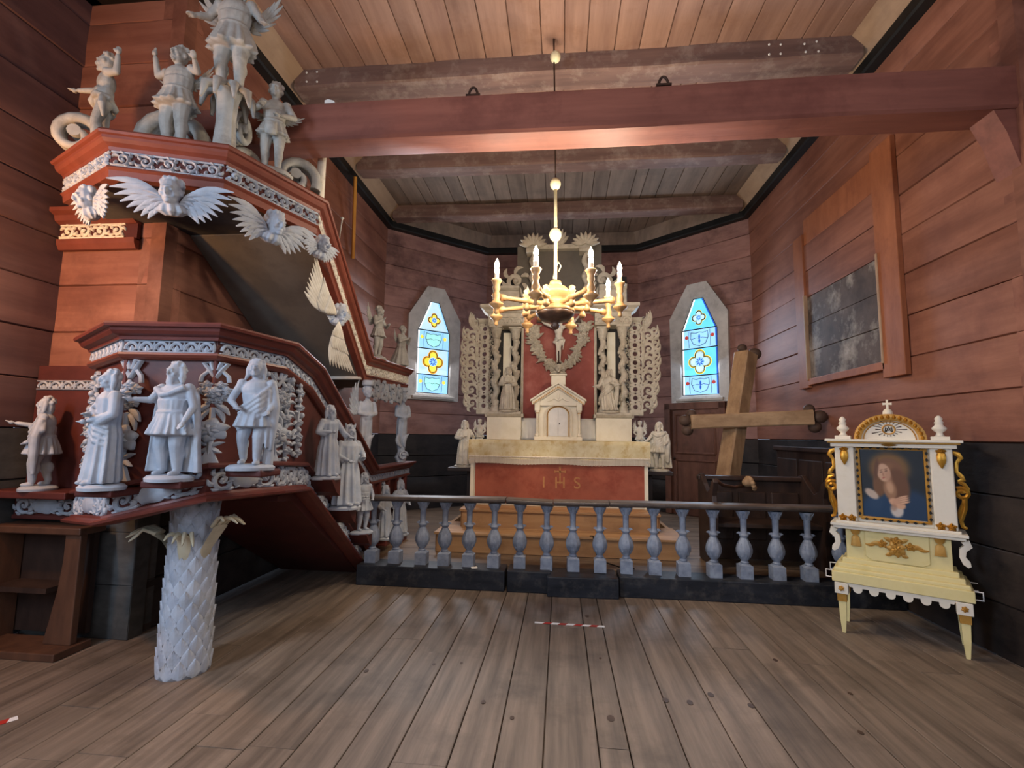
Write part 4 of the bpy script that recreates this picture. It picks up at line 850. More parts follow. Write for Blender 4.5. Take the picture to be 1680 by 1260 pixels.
# ---- volutes on top of the canopy
def volute(P, ang, s, flip=1, thick=.09):
    o = V(P); dx = V((cos(ang), sin(ang), 0)); sd = V((-sin(ang), cos(ang), 0))
    pts = [(.0, .0)]+spiral(.20, .17, .17, .03, pi*1.15, -1.35, 22)
    pts = [(x*s, z*s) for x, z in pts]
    b = MB()
    for k in (-1, 0, 1):
        b.tube([o+dx*x*flip+sd*k*thick*.36+V((0, 0, z)) for x, z in pts[1:]], [(.030-.0007*i)*s*1.5 for i in range(len(pts)-1)], 7)
    q = pts[-1]; b.tube([o+dx*q[0]*flip+sd*thick*.6*t+V((0, 0, q[1])) for t in (-1, 0, 1)], .045*s, 10)
    b.build('volute', 'carve_top', can, auto=60)
volute((-3.22, 2.99, ZK-.02), radians(205), .95); volute((-3.10, 3.06, ZK-.02), radians(22), 1.4); volute((-2.54, 3.24, ZK-.02), radians(75), .98)
volute((-1.98, 3.66, ZK-.02), radians(212), .95); volute((-2.41, 3.07, ZK+.22), radians(98), .8)
# central palm on the canopy
pm = MB(); pm.lathe([(.075, 0), (.06, .12), (.05, .3), (.058, .45), (.075, .52)], (-2.37, 3.02, ZK-.02), 18, None, 10, .28)
for i in range(9):
    a = 2*pi*i/9; dv = V((cos(a), sin(a), 0)); o_ = V((-2.37, 3.02, ZK+.46)); pm.tube([o_, o_+dv*.08+V((0, 0, .07)), o_+dv*.15+V((0, 0, .03)), o_+dv*.17+V((0, 0, -.08))], [.025, .035, .03, .01], 7)
pm.build('palm_top', 'carve_top', can, auto=60)
# ---- cherub heads under the cornice
nA, nB, nC = (facet(a, c, 0, 0).n for a, c in ((C0, C1), (C1, C2), (C2, C3)))
cherub_head(can, at(153, 332, y=2.78)+V((-.02, 0, 0)), nA, .56, spread=.85)
cherub_head(can, at(283, 322, y=2.74), nB, .62)
cherub_head(can, at(449, 372, y=3.20), nC, .62)
cherub_head(can, at(527, 405, y=3.62), (1, -.2), .50, spread=.7)
# the head with two long wings along the slope of the stair roof
t = cherub_head(can, at(552, 512, y=4.30)+V((.04, -.03, -.03)), (1, -.35), .55, spread=.4)
for q in (-1, 1):
    wb = MB(); c_ = at(552, 512, y=4.30)+V((.02, -.05, -.07)); dv = V((-.02, -.56, .62)) if q < 0 else V((.02, .54, -.62)); pv = V((-.42, -.45, -.50))
    for row, (ln, n0, cnt) in enumerate(((1, 0, 9), (.62, .014, 7), (.34, .026, 5))):
        for i in range(cnt):
            t_ = i/(cnt-1); l = (.70-.25*t_)*ln
            wb.leaf((.05+.05*t_, .02+.07*t_), (.05+l*(1-.1*t_), .02+.26*t_*ln*.9), .055, lambda u, v_, n_: c_+dv*u+pv*v_*1.15+V((n_*.5+.03, -n_, 0)), .05, .010, .012, n0, 6)
    wb.build('wing', 'carve_warm', t, auto=60)
# ---- figures on top of the canopy
TG = 'carved angels on the pulpit canopy'
ZQ = ZK-.01
statue('angel_statue', 'bare cherub with one arm stretched to the nave wall, outermost on the canopy top', (-3.16, 2.86, ZQ), .72, radians(-42), kind='nude', armL=((-.20, -.07, .70), (-.30, -.22, .68)), armR=((.22, .06, .74), (.26, .06, .90)), hair='short', beard=False, base=.03, look=radians(-25), seed=21, bulk=.95, m='carve_top', group=TG, hs=1.12, step=.06)
statue('angel_statue', 'angel in short pleated tunic raising one arm, at the middle of the canopy top', (-2.67, 2.92, ZQ), .80, radians(-6), kind='cherub', armL=((-.22, -.02, .74), (-.23, -.06, .92)), armR=((.22, -.02, .72), (.28, -.12, .76)), hair='short', base=.07, seed=23, bulk=1.22, m='carve_top', group=TG, hs=1.1, wings=True, wing_args=dict(s=.42, rise=.3, z=.68, n=6))
statue('angel_statue', 'angel in stiff skirt standing high on the carved palm of the canopy', (-2.35, 3.0, ZK+.50), .86, radians(8), kind='tunic', armL=((-.2, -.02, .64), (-.26, -.10, .58)), armR=((.22, -.02, .64), (.28, -.08, .56)), hair='long', base=0, seed=25, bulk=1.15, m='carve_top', group=TG, wings=True, wing_args=dict(s=.55, rise=.5, z=.66, n=6))
def apron(bb_):
    bb_.box((0, -.13, .42), (.11, .03, .14)); bb_.ell((0, -.14, .42), (.06, .04, .08))
statue('angel_statue', 'winged angel holding a draped shield, on the canopy top towards the tie beam', (-2.16, 3.25, ZQ), .75, radians(22), kind='cherub', armL=((-.20, -.04, .64), (-.10, -.16, .64)), armR=((.20, -.04, .62), (.08, -.17, .55)), hair='short', base=.06, seed=27, m='carve_top', group=TG, hs=1.1, extra=apron, wings=True, wing_args=dict(s=.34, rise=.05, z=.66, n=6))
def horn(bb_):
    bb_.tube([(.14, -.15, .40), (.17, -.16, .7), (.20, -.17, 1.06)], [.014, .013, .016], 8); bb_.ell((.20, -.17, 1.08), (.04, .04, .025)); bb_.ell((.14, -.15, .40), (.035, .035, .03))
statue('angel_statue', 'small angel carrying a long trumpet behind the sloping stair roof', (-2.17, 4.18, 3.02), .46, radians(60), kind='cherub', hair='short', base=.0, seed=29, m='carve_top', group=TG, hs=1.15, extra=horn, armR=((.2, -.05, .62), (.15, -.14, .56)), vox=.012)
statue('angel_statue', 'winged cherub standing in profile at the lower end of the stair roof', (-2.18, 5.56, 2.375), .66, radians(80), kind='cherub', armL=((-.2, -.05, .62), (-.10, -.16, .72)), armR=((.2, -.05, .62), (.08, -.17, .64)), hair='short', base=.06, seed=31, m='carve_top', group=TG, hs=1.12, bulk=1.05, wings=True, wing_args=dict(s=.55, rise=.7, z=.66, n=6), vox=.011)
statue('angel_statue', 'kneeling winged angel with folded hands at the outer end of the stair roof', (-2.18, 6.44, 2.405), .60, radians(75), kind='kneel', armL=((-.17, -.06, .58), (-.03, -.20, .66)), armR=((.17, -.06, .58), (.03, -.20, .66)), hair='short', base=.04, seed=33, m='carve_top', group=TG, hs=1.1, wings=True, wing_args=dict(s=.42, rise=.7, z=.60, n=6), vox=.012)
# ---- portal figures carrying the stair roof
def herm(y, wingq, k):
    loc = V((-2.15, y, 1.122))
    b = MB(); M = Matrix.Translation(loc) @ Matrix.Rotation(radians(45), 4, 'Z') @ Matrix.Scale(k, 4)
    skirt(b, [(0, 0, 0, .05, .045, .5), (.06, 0, 0, .065, .055, .8), (.12, 0, 0, .04, .04, .5), (.3, 0, 0, .055, .05, .9), (.48, 0, 0, .06, .055, .6), (.56, 0, 0, .05, .045, .3)], 7, .14, 1, 36, 26)
    b.ell((0, 0, .60), (.075, .055, .09)); b.ell((0, -.02, .52), (.055, .05, .06)); b.cap((0, 0, .66), (0, -.005, .70), .026, .024)
    for q in (-1, 1): b.cap((q*.07, 0, .65), (q*.085, -.02, .55), .026, .022); b.cap((q*.085, -.02, .55), (q*.02, -.06, .53), .022, .018); b.leaf((q*.02, .18), (q*.07, .34), .05, lambda u, v_, n_: V((u, -.05-n_, v_)), .2, .01, .01)
    b.rib(spiral(0, .08, .06, .015, 0, 1.4, 14), .02, lambda u, v_, n_: V((u, -.04-n_, v_)), .03, .01)
    head(b, (0, -.01, .76), .72, 0, 0, 'short')
    b.v = [tuple(M @ V(p)) for p in b.v]; t = remesh(b.build('herm_column', 'carve_daylit', pul, True), .0065)
    for q in wingq:
        wb = MB(); wing(wb, q, .46*k, Matrix.Translation(loc+V((-.05, -.05, .54*k))) @ Matrix.Rotation(radians(70), 4, 'Z'), rise=1.15, n=7); wb.build('wing', 'carve_daylit', t, auto=60)
    MB().lathe([(.06, 0), (.065, .02), (.06, .06)], loc+V((0, 0, .83*k)), 12).build('capital', 'carve_daylit', t, True)
herm(5.25, (-1,), 1.10)
herm(6.48, (), 1.15)
o = MB(); fL = facet((-2.15, 5.31), (-2.15, 6.41), 1.90, 1.92)
for i, (u0, u1) in enumerate(((.02, .30), (.28, .57), (.55, .84), (.82, 1.09))): scroll(o, fL, u0, u1, .21, 1 if i % 2 else -1, .03, 1.5)
o.build('portal_lintel', 'carve_daylit', can, auto=60)
# ================================================================ ALTAR RAIL
rail = thing('altar_rail', 'blue grey baluster altar rail with dark handrail on a black painted kerb', 'railing', (.25, 4.95, 0))
for (x0, x1, y0, z1, rz) in ((-2.03, -.535, 4.87, .195, 0), (-.512, -.09, 4.87, .20, .004), (-.125, .545, 4.79, .185, .03), (.562, 3.095, 4.87, .19, 0)):
    MB().box(((x0+x1)/2, (y0+5.14)/2, z1/2), (x1-x0, 5.14-y0, z1), Matrix.Rotation(rz, 3, 'Z')).build('kerb_block', 'kerb_black', rail, bevel=.010)
bl = MB()
def sq(z, r): return [V((r*x, r*y, z)) for x, y in ((-1, -1), (1, -1), (1, 1), (-1, 1))]
bl.loft([sq(0, .058), sq(.12, .058)]); bl.loft([sq(.12, .050), sq(.135, .036)])
bl.lathe([(.030, .13), (.040, .145), (.028, .16), (.046, .19), (.064, .235), (.066, .265), (.056, .31), (.036, .355), (.026, .38)], (0, 0, 0), 24, None, 8, .16, (.17, .36))
bl.lathe([(.030, .375), (.042, .39), (.044, .40), (.030, .415), (.025, .44), (.027, .55), (.03, .565)], (0, 0, 0), 24, None, 10, .14, (.43, .56))
for i in range(8):
    a = 2*pi*i/8; f_ = lambda u, v_, q, a=a: V(((.032+q+.55*max(0, v_-.015))*cos(a)-u*sin(a), (.032+q+.55*max(0, v_-.015))*sin(a)+u*cos(a), .555+v_))
    bl.leaf((0, 0), (0, .070), .034, f_, 0, .006, .007)
    g_ = lambda u, v_, q, a=a: V(((.050+q)*cos(a)-u*sin(a), (.050+q)*sin(a)+u*cos(a), .20+v_))
    bl.leaf((0, .0), (0, .12), .030, g_, 0, .008, .008)
bl.lathe([(.032, .56), (.045, .60), (.060, .615), (.062, .628), (.0, .63)], (0, 0, 0), 16)
for q in (-1, 1): bl.leaf((0, 0), (q*.045, .018), .026, lambda u, v_, n_: V((u+(.02*q), n_-.008, .395+v_)), .25*q, .016, .004)
bm_ = bl.mesh('baluster', 'baluster_blue'); bm_.polygons.foreach_set('use_smooth', [True]*len(bm_.polygons)); bm_.set_sharp_from_angle(angle=radians(50))
for i, x in enumerate((-1.927, -1.68, -1.404, -1.169, -.917, -.661, -.402, -.133, .127, .39, .645, .915, 1.187, 1.474, 1.757, 2.054, 2.342, 2.63, 2.91)):
    o = bpy.data.objects.new('baluster', bm_); COL.objects.link(o); o.parent = rail; o.matrix_parent_inverse = PINV(rail)
    o.matrix_basis = Matrix.Translation((x, 5.02+random.uniform(-.006, .006), .19)) @ Matrix.Rotation(random.uniform(-.06, .06), 4, 'Z')
for (x0, z0, x1, z1) in ((-2.068, .862, -.545, .878), (-.54, .876, -.07, .862), (-.07, .866, .48, .872), (.48, .874, 3.095, .885)):
    MB().sweep([(x0+.002, 5.02, z0), (x1-.002, 5.02, z1)], [(-.085, -.048), (.085, -.048), (.10, -.030), (.10, -.010), (.085, .0), (-.085, 0), (-.10, -.01), (-.10, -.03)]).build('handrail', 'handrail', rail, bevel=.004)
# ================================================================ ALTAR
XA = -.035
stp = thing('altar_steps', 'two broad wooden steps carrying the altar table', 'steps', (XA, 6.2, .19))
for k, (x0, x1, y0, z0, z1) in enumerate(((-1.42, 1.36, 5.60, .185, .405), (-1.20, 1.15, 5.93, .405, .62))):
    MB().box(((x0+x1)/2, y0+.02, (z0+z1)/2-.012), (x1-x0-.04, .04, z1-z0-.025)).build('riser', 'step_wood', stp)
    for q in (x0+.02, x1-.02): MB().box((q, (y0+7.6)/2, (z0+z1)/2-.012), (.04, 7.6-y0-.05, z1-z0-.025)).build('side_board', 'step_wood', stp)
    for j in range(3 if k == 0 else 5):
        MB().box(((x0+x1)/2, y0-.02+.12+.24*j, z1-.014), (x1-x0+.02, .236, .028)).build('tread_board', 'step_wood', stp, bevel=.004)
tbl = thing('altar_table', 'white altar table with red painted front bearing a cross and the letters IHS', 'altar', (XA, 6.6, .62))
MB().box((XA, 6.68, 1.02), (2.18, .70, .80)).build('table_body', 'ivory', tbl)
MB().box((XA, 6.66, 1.425), (2.24, .78, .035)).build('table_top', 'ivory', tbl, bevel=.006)
MB().box((XA+.01, 6.32, .90), (2.14, .02, .50)).build('antependium', 'antependium', tbl)
for q in (-1, 1): MB().box((XA+q*1.10, 6.315, .90), (.045, .035, .56)).build('edge_strip', 'ivory', tbl)
def text(body_, c, size, m, parent, nm, rotz=0, ext=.002):
    cu = bpy.data.curves.new(nm, 'FONT'); cu.body = body_; cu.size = size; cu.align_x = 'CENTER'; cu.align_y = 'CENTER'; cu.extrude = ext
    o = bpy.data.objects.new(nm, cu); COL.objects.link(o); dg = bpy.context.evaluated_depsgraph_get(); me = bpy.data.meshes.new_from_object(o.evaluated_get(dg)); bpy.data.objects.remove(o)
    me.materials.clear(); me.materials.append(MATS[m]); M = Matrix.Translation(c) @ Matrix.Rotation(rotz, 4, 'Z') @ Matrix.Rotation(pi/2, 4, 'X'); me.transform(M)
    o = bpy.data.objects.new(nm, me); COL.objects.link(o)
    if parent: o.parent = parent; o.matrix_parent_inverse = PINV(parent) 
    return o
ant = [o for o in tbl.children if o.name.startswith('antependium')][0]
for ch, x in (('I', -.205), ('H', .0), ('S', .215)):
    text(ch, (XA+.03+x, 6.308, .915), .205, 'gold_thread', ant, 'letter')
cr = MB(); cr.box((XA+.03, 6.308, 1.015), (.018, .006, .21)); cr.box((XA+.03, 6.308, 1.06), (.13, .006, .018))
for dx, dz in ((0, 1.115), (-.065, 1.06), (.065, 1.06)): cr.box((XA+.03+dx, 6.3075, dz), (.03, .005, .012) if dx == 0 else (.012, .005, .03))
cr.build('painted_cross', 'gold_thread', ant)
# altar cloth
cl = thing('altar_cloth', 'cream brocade altar cloth with white fringe hanging over the altar edge', 'cloth', (XA, 6.6, 1.445))
b = MB(); W_ = 1.14; K = 40; rows = []
prof = [(7.045, 1.452, 0), (6.6, 1.452, 0), (6.30, 1.452, 0), (6.268, 1.444, .3), (6.262, 1.40, .6), (6.262, 1.33, .8), (6.262, 1.25, 1.0), (6.262, 1.215, 1.0)]
vs = []
for j, (y, z, k_) in enumerate(prof):
    for i in range(K+1):
        t_ = i/K; x = XA-W_+2*W_*t_; sagz = .008*sin(pi*t_*5)*k_; wv = .006*sin(t_*31+j*.4)*k_
        vs.append((x, y+wv, z+sagz-.0))
n1 = len(vs); vs += [(x, y+.006, z-.006) for x, y, z in vs]
fs = [(j*(K+1)+i, j*(K+1)+i+1, (j+1)*(K+1)+i+1, (j+1)*(K+1)+i) for j in range(len(prof)-1) for i in range(K)]
b.add(vs, fs+[tuple(q+n1 for q in f) for f in fs]); b.build('cloth', 'cream_cloth', cl, True)
for s_ in (-1, 1):
    b = MB(); x = XA+s_*W_
    P = [(6.27, 1.45), (7.0, 1.45), (7.0, 1.30), (6.6, 1.28), (6.30, 1.20), (6.255, 1.19)]
    b.prism(P, .008*s_, lambda a, c, q: (x+q, a, c)); b.build('side_drop', 'cream_cloth', cl)
b = MB()
for i in range(190):
    x = XA-W_+.008+2*(W_-.008)*i/189; z = 1.222+.008*sin(pi*(i/189)*5); b.box((x, 6.262+.006*sin(i/189*31+2.6), z-.037), (.0075, .006, .075+.006*sin(i*1.7)))
tag(b.build('fringe', 'fringe', cl), None, None, None, 'stuff')
b = MB(); b.rib([(XA-W_, 1.238), (XA, 1.238), (XA+W_, 1.238)], .018, lambda u, v_, q: (u, 6.258-q, v_), .004, .004); b.build('braid', 'fringe', cl)
# ================================================================ TABERNACLE
tab = thing('tabernacle', 'ivory tabernacle shaped like a small gabled temple standing on the altar table', 'tabernacle', (XA, 6.9, 1.45))
MB().box((XA, 6.98, 1.70), (.56, .26, .50)).build('cabinet', 'ivory', tab)
MB().box((XA, 6.94, 1.475), (.66, .40, .05)).build('plinth', 'ivory', tab, bevel=.006)
def arch(cx, z0, w_, h, n=14): return [(cx-w_, z0)]+[(cx-w_*cos(pi*i/n), z0+h+w_*sin(pi*i/n)*.8) for i in range(n+1)]+[(cx+w_, z0)]
yf = lambda y: (lambda a, c, q: (a, y-q, c))
MB().rib(arch(XA, 1.50, .185, .30), .035, yf(6.85), .02, .012).build('door_arch', 'ivory', tab)
MB().rib(arch(XA, 1.50, .15, .30), .012, yf(6.85), .014, .006).build('gilt_fillet', 'gold_paint', tab)
for s_ in (-1, 1):
    A = [(XA, 1.51)]+[(XA+s_*(.128*sin(pi/2*i/8)), 1.80+.128*.8*cos(pi/2*i/8)) for i in range(9)]+[(XA+s_*.128, 1.51)]
    dd = MB().prism([(a-(-s_)*0+s_*.002, c) for a, c in A], .018, yf(6.853)).build('door', 'tabernacle_door', tab)
    q = MB(); q.ell((XA+s_*.018, 6.83, 1.68), .009); q.build('keyhole', 'iron', dd) if s_ > 0 else None
    MB().lathe([(.032, 0), (.032, .03), (.020, .04), (.018, .05), (.017, .30), (.019, .31), (.03, .335), (.034, .36)], (XA+s_*.29, 6.81, 1.50), 16).build('column', 'ivory', tab, True)
    MB().lathe([(.024, 0), (.03, .015), (.022, .03)], (XA+s_*.29, 6.81, 1.82), 14).build('gilt_capital', 'gold_paint', tab, True)
    MB().box((XA+s_*.29, 6.83, 1.93), (.075, .10, .14)).build('pier', 'ivory', tab, bevel=.005)
    # sloping cornice
    MB().prism([(XA, 2.245), (XA+s_*.365, 2.005), (XA+s_*.365, 1.945), (XA+s_*.31, 1.955), (XA, 2.16)], .10, yf(6.87)).build('gable_cornice', 'ivory', tab, bevel=.006)
    MB().prism([(XA, 2.262), (XA+s_*.385, 2.012), (XA+s_*.385, 1.985), (XA, 2.232)], .34, lambda a, c, q: (a, 6.74+q, c)).build('roof', 'ivory', tab)
    dn = MB()
    for i in range(16):
        t_ = (i+.5)/16; dn.box((XA+s_*.35*t_, 6.762, 2.19-.235*t_), (.012, .02, .022))
    dn.build('dentils', 'gold_paint', tab)
MB().prism([(XA-.31, 1.93), (XA+.31, 1.93), (XA+.30, 1.97), (XA, 2.17), (XA-.30, 1.97)], .06, yf(6.86)).build('gable_field', 'ivory', tab)
o = MB(); g = yf(6.80); o.leaf((XA, 1.99), (XA, 2.10), .05, g, 0, .008, .008)
for s_ in (-1, 1): o.rib([(XA, 2.0), (XA+s_*.06, 2.03), (XA+s_*.10, 2.0), (XA+s_*.15, 1.99)], [.03, .025, .02, .008], g, .008, .006)
o.build('gable_carving', 'ivory', tab)
MB().box((XA, 6.9, 2.29), (.20, .18, .14)).build('pedestal', 'ivory', tab, bevel=.006); MB().box((XA, 6.9, 2.365), (.24, .22, .02)).build('pedestal_cap', 'ivory', tab, bevel=.004)
# ================================================================ RETABLE
YR = 7.12
ret = thing('retable', 'carved beige high altar retable with twisted columns, red centre panel and pierced wings', 'retable', (XA, 7.3, .62))
CA = 'carve_altar'
MB().box((XA, 7.42, 2.3), (2.06, .10, 3.3)).build('back_board', 'retable_dark', ret)
MB().box((XA, 7.30, 2.45), (1.12, .06, 1.9)).build('centre_panel', 'retable_red', ret)
pn = MB(); pn.rib([(XA-.545, 1.55), (XA-.545, 3.36), (XA+.545, 3.36), (XA+.545, 1.55)], .04, yf(7.27), .02, .012); pn.build('panel_frame', CA, ret)
for s_ in (-1, 1):
    cx = XA+s_*.785
    MB().box((cx, 7.22, 1.22), (.50, .34, 1.20)).build('plinth', 'ivory', ret, bevel=.005)
    MB().sweep([(cx-.25, 7.05, 1.80), (cx+.25, 7.05, 1.80)], [(-.3, -.03), (.0, -.03), (.03, -.01), (.055, .02), (.055, .045), (-.3, .045)]).build('plinth_cornice', CA, ret)
    MB().box((cx, 7.22, 1.80), (.56, .36, .05)).build('plinth_cap', CA, ret)
    MB().box((cx, 7.36, 2.45), (.12, .06, 1.25)).build('pilaster', 'ivory', ret)
    MB().box((cx-.0, 7.38, 2.45), (.52, .03, 1.30)).build('niche_back', 'retable_dark', ret)
    for k, (dx, dy) in enumerate(((.145, 0), (-.135, .10))):
        x = cx+s_*dx; y = 7.14+dy; R = []; H0, H1 = 1.93, 2.94
        for i in range(49):
            t_ = i/48; a = 2*pi*4.2*t_*s_; e = .022*sin(pi*min(1, max(0, t_*1.0)))**.3; r_ = .050*(1-.10*t_)
            R.append([V((x+e*cos(a)+r_*cos(b_), y+e*sin(a)+r_*sin(b_), H0+(H1-H0)*t_)) for b_ in [2*pi*q/14 for q in range(14)]])
        MB().loft(R).build('twisted_column', CA, ret, auto=60)
        v_ = MB()
        for i in range(22):
            t_ = (i+.5)/22; a = 2*pi*4.2*t_*s_+1.2; p = V((x+.055*cos(a), y+.055*sin(a), H0+(H1-H0)*t_)); v_.ell(p, (.022, .022, .03), None, 7, 5)
        v_.build('vine_relief', CA, ret, True)
        MB().lathe([(.085, 0), (.085, .02), (.07, .035), (.078, .05), (.06, .075), (.056, .10)], (x, y, 1.845), 18).build('column_base', CA, ret, True)
        cpt = MB(); cpt.lathe([(.048, 0), (.058, .015), (.046, .03), (.055, .10), (.085, .15), (.09, .165)], (x, y, 2.94), 18)
        for i in range(8):
            a = 2*pi*i/8; f_ = lambda u, w2, q, a=a: V((x+(.05+q+.3*max(0, w2-.05))*cos(a)-u*sin(a), y+(.05+q+.3*max(0, w2-.05))*sin(a)+u*cos(a), 2.97+w2)); cpt.leaf((0, 0), (0, .11), .04, f_, 0, .008, .008)
        cpt.box((x, y, 3.115), (.19, .19, .025)); cpt.build('capital', CA, ret, auto=50)
    # entablature block
    MB().box((cx, 7.22, 3.22), (.52, .34, .18)).build('entablature', CA, ret)
    o = MB(); f = facet((cx-.26, 7.045), (cx+.26, 7.045), 3.15, 3.15); shellband(o, f, .52, .10, .12); o.build('entablature_frieze', CA, ret, auto=50)
    MB().sweep([(cx-.27, 7.4, 3.31), (cx-.27, 7.05, 3.31), (cx+.27, 7.05, 3.31), (cx+.27, 7.4, 3.31)], [(-.2, 0), (.0, 0), (.03, .02), (.05, .05), (.10, .08), (.10, .12), (.08, .13), (-.2, .13)]).build('cornice', CA, ret)
    MB().box((cx, 7.2, 3.55), (.40, .30, .22)).build('attic_block', CA, ret, bevel=.01)
    MB().sweep([(cx-.2, 7.05, 3.66), (cx+.2, 7.05, 3.66)], [(-.3, 0), (.0, 0), (.04, .03), (.05, .06), (-.3, .06)]).build('attic_cap', CA, ret)
    # pierced strip with oval holes
    hs = MB(); x0 = XA+s_*1.115-.075; zz0, zz1 = 1.90, 3.20; N_ = 10; ch = (zz1-zz0)/N_; wv = .15
    for i in range(2*N_):
        big = i % 2 == 0; hh = ch*.68 if big else ch*.32; zb = zz0+(i//2)*ch+(0 if big else ch*.68); cxx, czz = x0+wv/2, zb+hh/2
        rx, rz = (.034, hh*.40) if big else (.014, hh*.34); n_ = 16; out_ = []; inn = []
        for q in range(n_):
            a = 2*pi*q/n_+pi/n_; ca, sa = cos(a), sin(a); k_ = min(wv/2/max(1e-6, abs(ca)), hh/2/max(1e-6, abs(sa))); out_.append((cxx+k_*ca, czz+k_*sa)); inn.append((cxx+rx*ca, czz+rz*sa))
        vs = [(a, 7.20, c) for a, c in out_]+[(a, 7.20, c) for a, c in inn]+[(a, 7.235, c) for a, c in out_]+[(a, 7.235, c) for a, c in inn]; fs = []
        for q in range(n_):
            p = (q+1) % n_; fs += [(q, p, n_+p, n_+q), (2*n_+q, 2*n_+p, 3*n_+p, 3*n_+q), (n_+q, n_+p, 3*n_+p, 3*n_+q), (q, p, 2*n_+p, 2*n_+q)]
        hs.add(vs, fs)
    hs.build('pierced_strip', CA, ret)
    MB().sweep([(x0-.02, 7.19, 3.20), (x0+wv+.02, 7.19, 3.20)], [(-.05, 0), (.0, 0), (.02, .02), (.04, .06), (-.05, .06)]).build('strip_cap', CA, ret); MB().box((x0+wv/2, 7.21, 1.86), (wv+.06, .09, .08)).build('strip_base', CA, ret, bevel=.008)
    # acanthus edge outside and inside
    for side, ww, nn, nm in ((1, .24, 7, 'acanthus_wing'), (-1, .10, 9, 'acanthus_fill')):
        o = MB(); xb = x0+(wv if s_*side > 0 else 0); sgn = s_*side
        for i in range(nn):
            z0_ = 1.88+(1.42/nn)*i; hgt = 1.42/nn; k_ = 1.0 if side < 0 else (.75+.35*sin(pi*(i+.6)/nn*.9)) if i < nn-1 else .5
            f_ = (lambda u, w2, q, xb=xb, sgn=sgn, z0_=z0_: V((xb+sgn*w2, 7.225-q, z0_+u)))
            scroll(o, f_, 0, hgt, ww*k_, 1, .022, 1.0)
            o.leaf((hgt*.2, ww*k_*.6), (hgt*.9, ww*k_*1.12), .045, f_, .25, .02, .012); o.leaf((hgt*.6, ww*k_*.8), (hgt*1.3, ww*k_*1.02), .04, f_, .2, .02, .012)
        if side > 0:
            f_ = (lambda u, w2, q: V((xb+sgn*w2, 7.225-q, 3.22+u)))
            for w0, w1, l in ((.02, .10, .12), (.05, .16, .06), (.08, .15, .16), (.0, .12, .03)): o.leaf((-.12, w0), (l, w1), .05, f_, .15, .02, .012)
            o.rib([(-.6, .05), (-.3, .06), (0, .05), (.1, .12)], [.03, .03, .025, .01], f_, .02, .01)
        o.build(nm, CA, ret, auto=55)
    # lower half of the side carving
    MB().box((XA+s_*1.33, 6.98, 1.03), (.40, .45, .05)).build('side_bracket', 'pew_dark', ret, bevel=.006)
    MB().box((XA+s_*1.20, 7.16, .82), (.22, .2, .40)).build('side_post', 'pew_dark', ret)
# attic storey
MB().box((XA, 7.38, 3.95), (1.30, .08, 1.0)).build('attic_panel', 'canopy_soffit', ret)
MB().sweep([(XA-.5, 7.12, 3.36), (XA+.5, 7.12, 3.36)], [(-.28, 0), (.0, 0), (.03, .03), (.06, .08), (-.28, .08)]).build('centre_cornice', CA, ret)
for s_ in (-1, 1):
    x = XA+s_*.40; R = []
    for i in range(33):
        t_ = i/32; a = 2*pi*3*t_*s_; R.append([V((x+.02*cos(a)+.042*cos(b_), 7.25+.02*sin(a)+.042*sin(b_), 3.55+.75*t_)) for b_ in [2*pi*q/12 for q in range(12)]])
    MB().loft(R).build('twisted_column', CA, ret, auto=60)
    MB().box((x, 7.25, 3.50), (.16, .16, .10)).build('column_base', CA, ret, bevel=.006); MB().box((x, 7.25, 4.32), (.20, .20, .07)).build('capital', CA, ret, bevel=.01)
    fan = MB(); f_ = lambda u, w2, q: V((x+u, 7.22-q, 4.40+w2))
    for i in range(9): a = radians(4+21.5*i); fan.leaf((.03*cos(a), .02), (.21*cos(a), .02+.19*sin(a)), .07, f_, 0, .03, .02)
    fan.build('shell_crest', CA, ret, auto=60)
    o = MB(); f_ = lambda u, w2, q, s_=s_: V((XA+s_*(.52+u), 7.30-q, 3.60+w2)); scroll(o, f_, 0, .28, .55, 1, .03, .6); o.build('attic_scroll', CA, ret, auto=60)
MB().box((XA, 7.30, 4.40), (1.0, .14, .07)).build('attic_cornice', CA, ret, bevel=.01)
o = MB(); f_ = lambda u, w2, q: V((XA+u, 7.26-q, 4.43+w2))
for i in range(7): a = radians(30+20*i); o.leaf((0, 0), (.16*cos(a), .26*sin(a)), .07, f_, 0, .03, .02)
o.build('crest', CA, ret, auto=60)
# leaf garland
o = MB(); rr = random.Random(8); g = yf(7.25)
GP = [(-.40, 3.16), (-.37, 3.02), (-.33, 2.86), (-.24, 2.68), (-.12, 2.55), (0, 2.50), (.12, 2.55), (.24, 2.68), (.33, 2.86), (.37, 3.02), (.40, 3.16)]
for i in range(len(GP)-1):
    (x0, z0), (x1, z1) = GP[i], GP[i+1]; wv = .06+.06*abs(i-4.5)/4.5
    for k in range(5):
        t_ = (k+rr.random())/5; x = XA+x0+(x1-x0)*t_; z = z0+(z1-z0)*t_
        for s_ in range(3):
            a = rr.uniform(0, 2*pi); l = wv*rr.uniform(.8, 1.5); o.leaf((x, z), (x+l*cos(a), z+l*sin(a)), rr.uniform(.035, .055), g, rr.uniform(-.2, .2), .025, .02, rr.uniform(0, .02))
        flower(o, g, x+rr.uniform(-.4, .4)*wv, z+rr.uniform(-.4, .4)*wv, wv*rr.uniform(.35, .6), 5, .012, rr.uniform(.03, .05))
        o.ell(g(x+rr.uniform(-.5, .5)*wv, z+rr.uniform(-.5, .5)*wv, .05), rr.uniform(.014, .024), None, 7, 5)
    o.tube([g(XA+x0, z0, .02), g(XA+(x0+x1)/2, (z0+z1)/2, .03), g(XA+x1, z1, .02)], .028, 7)
o.build('leaf_garland', CA, ret, auto=60)
